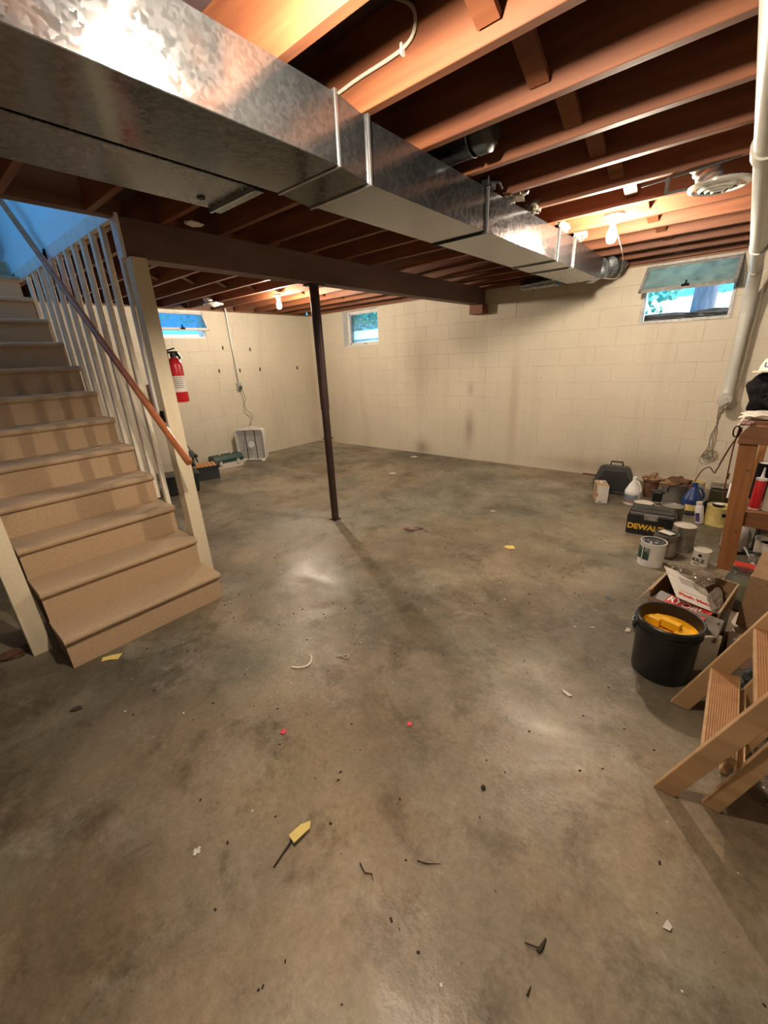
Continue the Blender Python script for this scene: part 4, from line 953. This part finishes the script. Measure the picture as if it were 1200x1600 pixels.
for (c, r, s, lb) in (((.02, 2.63, .325), (.10, .05, .03), 81, 'clear plastic bag at the back edge of the open carton'), ((.045, 2.54, .345), (.045, .045, .03), 82, 'small bubble of clear plastic on the corner of the white instruction sheet'), ((.115, 2.45, .285), (.028, .10, .035), 83, 'clear crumpled plastic along the right side of the open carton')):
    tag(crumple(c, r, s, .5, 4, 8).build('plastic_bag', 'film', smooth=True), lb, 'plastic bag')
tag(crumple((-.205, 2.44, .05), (.012, .05, .05), 84, .4, 3).build('blue_scrap', 'blue'), 'small blue scrap peeking left of the open carton', 'scrap')
gp = thing('metal_sheet', 'pale grey panel between bucket and carton base', 'panel', (.13, 2.2, 0))
B().box((-.05, -.008, 0), (.05, .008, .20), rotz(.125, 2.225, 0, 40)).build('panel', 'offwhite', gp, bevel=.003)

# black bucket with yellow insert
bk = thing('bucket', 'black bucket with a yellow plastic insert inside, left of the stepladder', 'bucket', (-.02, 2.10, 0))
BX, BY = -.040, 2.10
B().lathe([(.001, .004), (.117, .004), (.122, .012), (.130, .275), (.138, .278), (.140, .302), (.135, .308), (.127, .306), (.123, .28), (.115, .03), (.001, .02)], (BX, BY, 0), 48, cap=False).build('pail', 'black', bk, smooth=True)
B().lathe([(.129, .250), (.137, .252), (.137, .258), (.129, .260)], (BX, BY, 0), 48, cap=False).build('rib', 'black', bk, smooth=True)
ins = B().lathe([(.001, .222), (.114, .222), (.119, .235), (.121, .247), (.115, .247), (.111, .233), (.001, .233)], (BX, BY, 0), 40, cap=False).build('insert_tray', 'yellow', bk, smooth=True)
YM = rotz(BX, BY, .233, -18) @ Matrix.Diagonal((.9, .9, 1.7, 1))
b = B().box((-.09, .01, 0), (.00, .06, .022), YM).box((-.035, -.02, .01), (.055, .018, .036), YM).box((.04, -.04, 0), (.12, .02, .02), YM).box((-.10, -.02, 0), (-.04, .01, .026), YM)
b.build('molded_block', 'yellow', ins, bevel=.006)
B().box((.0, -.075, 0), (.09, -.055, .02), YM).build('molded_rib', 'yellow', ins, bevel=.005)
for sx in (-1, 1):
    a = math.radians(200 if sx < 0 else 20); B().lathe([(.016, 0), (.016, .012), (.008, .016)], (0, 0, 0), 14, Matrix.Translation((BX+.132*math.cos(a), BY+.132*math.sin(a), .255)) @ Matrix.Rotation(a, 4, 'Z') @ Matrix.Rotation(PI/2, 4, 'Y')).build('handle_ear', 'black', bk)
B().tube([(BX+.150*math.cos(math.radians(20+180*k/12)), BY+.150*math.sin(math.radians(20+180*k/12))*1, .265-.05*math.sin(PI*k/12)) for k in range(13)], .003, 6).build('bail_handle', 'steel', bk)

# ---------------------------------------------------------------- wooden stepladder
ld = thing('stepladder', 'unpainted wooden stepladder with ridged tread leaning at the right edge', 'ladder', (.1, 1.65, 0))
def leg(y0, y1, xb, slope, w, L, z0, name='front_rail'):
    # profile in XZ, foot cut level with the floor
    a = math.atan(slope); dx = math.sin(a); dz = math.cos(a); wx = w/math.cos(a)
    poly = [(xb, z0), (xb+wx, z0), (xb+wx+dx*L, z0+dz*L), (xb+dx*L, z0+dz*L)]
    return B().prism(poly, y0, y1).build(name, 'ladder', ld, bevel=.002)
leg(1.89, 1.912, .033, .375, .066, 1.25, .001); leg(1.40, 1.422, .038, .360, .062, 1.25, .001)
leg(1.43, 1.452, .178, .285, .050, 1.15, .001, 'rear_rail'); leg(1.86, 1.882, .178, .300, .050, 1.15, .001, 'rear_rail')
for k in range(4):
    z = .255+.235*k; x = .034+.375*z
    b = B(); b.box((x+.002, 1.424, z-.020), (x+.098, 1.888, z)); b.build('tread', 'ladder', ld, bevel=.0015)
    if k < 2:
        b = B()
        for q in range(12): b.box((x+.010+.007*q, 1.426, z), (x+.0135+.007*q, 1.886, z+.0015))
        r_ = b.build('dark_groove_strips', 'shelfwood', ld); r_['kind'] = 'stuff'  # darker wood strips stand in for the dark grooves of the tread
for z in (.16, .62): 
    x = .178+.29*z; B().box((x+.01, 1.452, z), (x+.03, 1.86, z+.055)).build('rear_crossbar', 'ladder', ld, bevel=.002)
b = B().prism([(.0, 0), (.022, 0), (.022, .30), (0, .30)], 1.60, 1.64, Matrix.Translation((.215, 0, .02)) @ Matrix.Rotation(math.radians(16), 4, 'Y')); b.build('rear_brace', 'ladder', ld, bevel=.002)
# plastic and black things behind the ladder
tag(crumple((.36, 2.06, .10), (.09, .10, .095), 91, .5, 4, 6).build('garbage_bag', 'black', smooth=True), 'shiny black plastic bag seen behind the stepladder rails', 'bag')
tag(crumple((.41, 1.66, .065), (.10, .13, .06), 93, .5, 4, 6).build('plastic_sheet', 'film', smooth=True), 'crumpled clear plastic sheeting on the floor under the stepladder', 'plastic')
tag(B().box((.40, 1.26, .001), (.85, 1.46, .04)).build('dark_board', 'candull', None, bevel=.002), 'flat dark grey board on the floor behind the stepladder feet', 'board')

# ---------------------------------------------------------------- floor litter
def scrap(x, y, poly, mt, label, cat='scrap', z=.0015, t=.0012, rot=0, lift=0, name='paper_scrap', group=None, amp=.004):
    n = len(poly); b = B(); M4 = rotz(x, y, 0, rot)
    zz = [z+abs(lift*math.sin(i*2.1+x))+amp*(i % 2) for i in range(n)]
    vs = [M4 @ Vector((p[0], p[1], zz[i])) for i, p in enumerate(poly)]+[M4 @ Vector((p[0], p[1], zz[i]+t)) for i, p in enumerate(poly)]
    c0 = M4 @ Vector((sum(p[0] for p in poly)/n, sum(p[1] for p in poly)/n, z+amp*.5)); vs += [c0, c0+Vector((0, 0, t))]
    fs = [(i, (i+1) % n, 2*n) for i in range(n)]+[(n+i, n+(i+1) % n, 2*n+1) for i in range(n)]+[(i, (i+1) % n, n+(i+1) % n, n+i) for i in range(n)]
    o = b.add(vs, fs).build(name, mt); return tag(o, label, cat, group)
q = [(-.05, -.018), (-.01, -.022), (.035, -.03), (.05, .012), (.012, .022), (-.02, .016), (-.052, .02)]
scrap(-2.445, .415, q, 'yellowpaper', 'yellow paper scrap against the bottom stair riser', rot=60)
scrap(-1.22, 2.99, [(-.045, .0), (.0, -.04), (.05, -.01), (.035, .035), (-.02, .04)], 'yellowpaper', 'pale yellow paper scrap lying alone right of the column', rot=20)
scrap(-1.706, 3.698, [(-.025, -.01), (.02, -.02), (.03, .012), (-.015, .02)], 'offwhite', 'tiny pale scrap on the floor nearer the back wall than the yellow one', rot=10)
scrap(-3.515, 4.318, [(-.05, -.03), (.04, -.04), (.05, .03), (-.03, .04)], 'offwhite', 'pale square scrap on the floor behind the column', rot=30)
scrap(-3.85, 5.29, [(-.07, -.03), (.04, -.04), (.07, .03), (-.03, .05)], 'paper', 'white scrap on the floor at the foot of the back wall')
wr = scrap(-2.109, 2.866, [(-.09, .0), (-.05, -.04), (.02, -.035), (.07, -.01), (.10, .0), (.04, .03), (-.04, .04)], 'candull', 'crumpled dark brown and white wrapper on the floor right of the column', 'wrapper', rot=35, amp=.018, name='crumpled_wrapper')
crumple((-2.14, 2.84, .018), (.05, .03, .014), 95, .5, 2).build('red_print', 'pinklbl', wr)
fl = thing('marker_flag', 'yellow flag scrap on a thin brown stick lying in the foreground', 'flag', (-.87, .48, 0))
B().tube([(-.872, .468, .012), (-.856, .366, .004)], .0032, 6).build('stick', 'dirt', fl)
B().prism([(-.886, .452), (-.852, .448), (-.850, .470), (-.846, .512), (-.862, .530), (-.880, .500)], .018, .0195, None, 'XY').build('flag', 'yellowpaper', fl)
arc = [(-1.503+.052*math.cos(a), 1.045+.052*math.sin(a), .004) for a in [math.radians(-150+15*k) for k in range(14)]]
tag(B().tube(sm([(-1.548+.0, .985, .004), (-1.515, 1.005, .004), (-1.492, 1.035, .004), (-1.495, 1.07, .004), (-1.52, 1.098, .004), (-1.545, 1.108, .004)]), .0055, 6).build('plastic_strip', 'white', smooth=True), 'curved white plastic strip on the floor below the stairs', 'strip')
tag(B().tube(sm([(-1.42, 1.185, .004), (-1.40, 1.205, .006), (-1.375, 1.205, .004), (-1.36, 1.222, .004), (-1.372, 1.235, .006), (-1.39, 1.218, .004), (-1.405, 1.195, .005)]), .003, 5).build('cable_tie', 'offwhite', smooth=True), 'small looped white tie right of the curved strip', 'tie')
scrap(-1.253, .706, [(-.012, -.01), (.011, -.012), (.013, .009), (-.01, .012)], 'pink', 'pink scrap on the floor, the left and brighter one', rot=15)
scrap(-.836, 1.076, [(-.012, -.008), (.008, -.012), (.012, .008), (-.006, .011)], 'pink', 'pink scrap on the floor, the right one', rot=50)
pz = tag(B().prism([(-.012, -.006), (-.006, -.006), (-.006, -.014), (.004, -.014), (.004, -.006), (.012, -.006), (.012, .004), (.006, .004), (.006, .013), (-.003, .013), (-.003, .005), (-.012, .005)], .001, .003, rotz(-1.101, .234, 0, 25), 'XY').build('puzzle_piece', 'paper'), 'tiny whitish puzzle piece on the floor left of the yellow flag', 'puzzle piece')
scrap(-2.166, .169, [(-.03, -.01), (.0, -.018), (.03, .0), (.01, .015), (-.02, .01)], 'dirt', 'dark curled leaf on the floor in front of the stairs', 'leaf', rot=40, name='dead_leaf', amp=.006)
def twig(x, y, pts, label, r=.003):
    tag(B().tube([(x+p[0], y+p[1], .004) for p in pts], [r]*(len(pts)-1)+[r*.4], 6).build('twig', 'dirt'), label, 'twig')
twig(-.12, .713, [(-.005, -.018), (.0, 0), (.002, .022)], 'thick dark twig in the right foreground', .0055)
twig(-.125, .705, [(-.035, -.014), (.0, 0), (.012, -.004)], 'thin side twig crossing the thick one in the right foreground', .0018)
twig(-.116, .608, [(0, -.01), (.001, .012)], 'short dark twig at the bottom edge of the floor', .003)
twig(-.47, .68, [(-.035, -.012), (-.005, .0), (.03, .028)], 'bent thin twig right of the yellow flag', .0018)
twig(-.615, .538, [(-.03, .01), (0, 0), (.02, .012), (.035, .0)], 'curled brown twig between the flag and the bent twig', .002)
scrap(.134, .972, [(-.010, -.012), (.008, -.010), (.012, .006), (-.002, .014)], 'paper', 'white chip on the floor at lower right', 'chip')
scrap(-.354, 1.668, [(-.03, .0), (-.005, -.012), (.02, -.006), (.03, .012), (.0, .01)], 'paper', 'white torn scrap on the floor left of the bucket shadow', rot=-30, amp=.006)
scrap(-.387, 2.647, [(-.03, -.02), (.025, -.025), (.03, .02), (-.02, .025)], 'film', 'translucent plastic scrap on the floor left of the white drip can', amp=.002)
scrap(-.225, 2.354, [(-.012, -.02), (.012, -.018), (.01, .02), (-.008, .018)], 'offwhite', 'beige chip just left of the black bucket', 'chip')
scrap(-.393, 2.267, [(-.014, -.01), (.01, -.012), (.015, .01)], 'paper', 'tiny white chip left of the beige chip', 'chip')
tag(B().lathe([(.004, 0), (.009, .004), (.008, .010), (.002, .012)], (-.448, 1.014, 0), 12).build('acorn', 'dirt', smooth=True), 'small dark round nut on the foreground floor', 'nut')
tag(B().box((-1.35, 5.555, .001), (-.95, 5.572, .018)).build('wood_strip', 'redm' if False else 'brown', None, bevel=.002), 'thin reddish wooden strip at the foot of the back wall beside the tool case', 'strip')
tag(crumple((-2.95, .07, .012), (.05, .07, .012), 97, .6, 3).build('dark_debris', 'brown'), 'dark brown debris at the foot of the left stair post', 'debris')
random.seed(12)
b = B()
for k in range(420):
    x = random.uniform(-3.2, .9); y = random.uniform(.15, 3.6) if k % 3 else random.uniform(3.2, 5.5)
    if x < -2.45 and y < 1.3: continue
    s = random.uniform(.002, .0055); a = random.uniform(0, 3)
    b.box((-s, -s*.6, .0), (s, s*.6, s*.6), rotz(x, y, .0003, math.degrees(a)))
tag(b.build('floor_grit', 'dirt'), 'dark crumbs of dirt scattered over the concrete floor', 'dirt', kind='stuff')
b = B()
for k in range(90):
    x = random.uniform(-3.0, .8); y = random.uniform(.2, 4.6)
    if x < -2.45 and y < 1.3: continue
    s = random.uniform(.002, .004); b.box((-s, -s, 0), (s, s, s*.6), rotz(x, y, .0003, random.uniform(0, 90)))
tag(b.build('floor_flakes', 'paper'), 'tiny white paint flakes scattered over the concrete floor', 'flakes', kind='stuff')

# ================================================================= OUTDOORS
b = B()
y0_, x0_ = YB+T+.02, XL-T-.02
b.add([(x0_, y0_, 1.70), (25, y0_, 1.70), (25, 50, 5.6), (x0_, 50, 5.6)], [(0, 1, 2, 3)])
b.add([(x0_, -30, 1.70), (x0_, y0_, 1.70), (-50, y0_, 4.7), (-50, -30, 4.7)], [(0, 1, 2, 3)])
b.add([(x0_, y0_, 1.70), (x0_, 50, 5.6), (-50, 50, 5.6), (-50, y0_, 4.7)], [(0, 1, 2, 3)])
struct(b.build('ground', 'ground'))
def foliage(c, r, n, size, seed):
    rd_ = random.Random(seed); b = B()
    for k in range(n):
        while True:
            p = Vector((rd_.uniform(-1, 1), rd_.uniform(-1, 1), rd_.uniform(-1, 1)))
            if .15 < p.length < 1: break
        p = Vector((c[0]+p.x*r[0], c[1]+p.y*r[1], c[2]+p.z*r[2]))
        u = Vector((rd_.uniform(-1, 1), rd_.uniform(-1, 1), rd_.uniform(-1, 1))).normalized(); w = u.cross(Vector((rd_.uniform(-1, 1), rd_.uniform(-1, 1), .3))).normalized()
        s = size*rd_.uniform(.6, 1.4); b.add([p-u*s, p+w*s*.5, p+u*s, p-w*s*.5], [(0, 1, 2, 3)])
    return b
def tree(x, y, h, r, label, c, rr, n, size, seed):
    t = thing('tree', label, 'tree', (x, y, 1.7))
    B().tube([(x, y, 1.66), (x+.05, y, 1.7+h*.5), (x, y+.05, 1.7+h)], [r, r*.85, r*.6], 12).build('trunk', 'bark', t, smooth=True)
    f = foliage(c, rr, n, size, seed).build('foliage', 'leaf', t); f['kind'] = 'stuff'
tree(-.75, 9.3, 5, .17, 'thick pale tree trunk outside the right window', (-.9, 8.7, 5.6), (2.6, 1.5, 1.8), 900, .12, 1)
tree(-.05, 10.2, 5, .06, 'thin dark tree trunk right of the thick one outside the right window', (.2, 11, 3.4), (1.6, 1.2, 1.2), 900, .07, 2)
tree(-2.4, 11.5, 5, .10, 'leafy tree outside to the left of the thick trunk', (-2.3, 10.8, 2.9), (1.2, 1.2, 1.0), 1200, .07, 3)
tree(-11.6, 10.6, 5, .15, 'leafy tree hanging over the window in the far corner', (-9.3, 10.0, 3.30), (2.2, 1.5, .95), 9000, .055, 4)
tree(-14.5, 8.2, 5, .15, 'leafy tree outside the left wall window', (-11.5, 5.2, 3.6), (1.6, 2.8, 1.0), 1800, .08, 5)
b = crumple((-.60, YB+T+.16, 1.74), (.75, .12, .105), 99, .5, 4, 9)
tag(b.build('soil_heap', 'soil'), 'dark soil and leaves heaped outside the bottom of the right window', 'soil', kind='stuff')
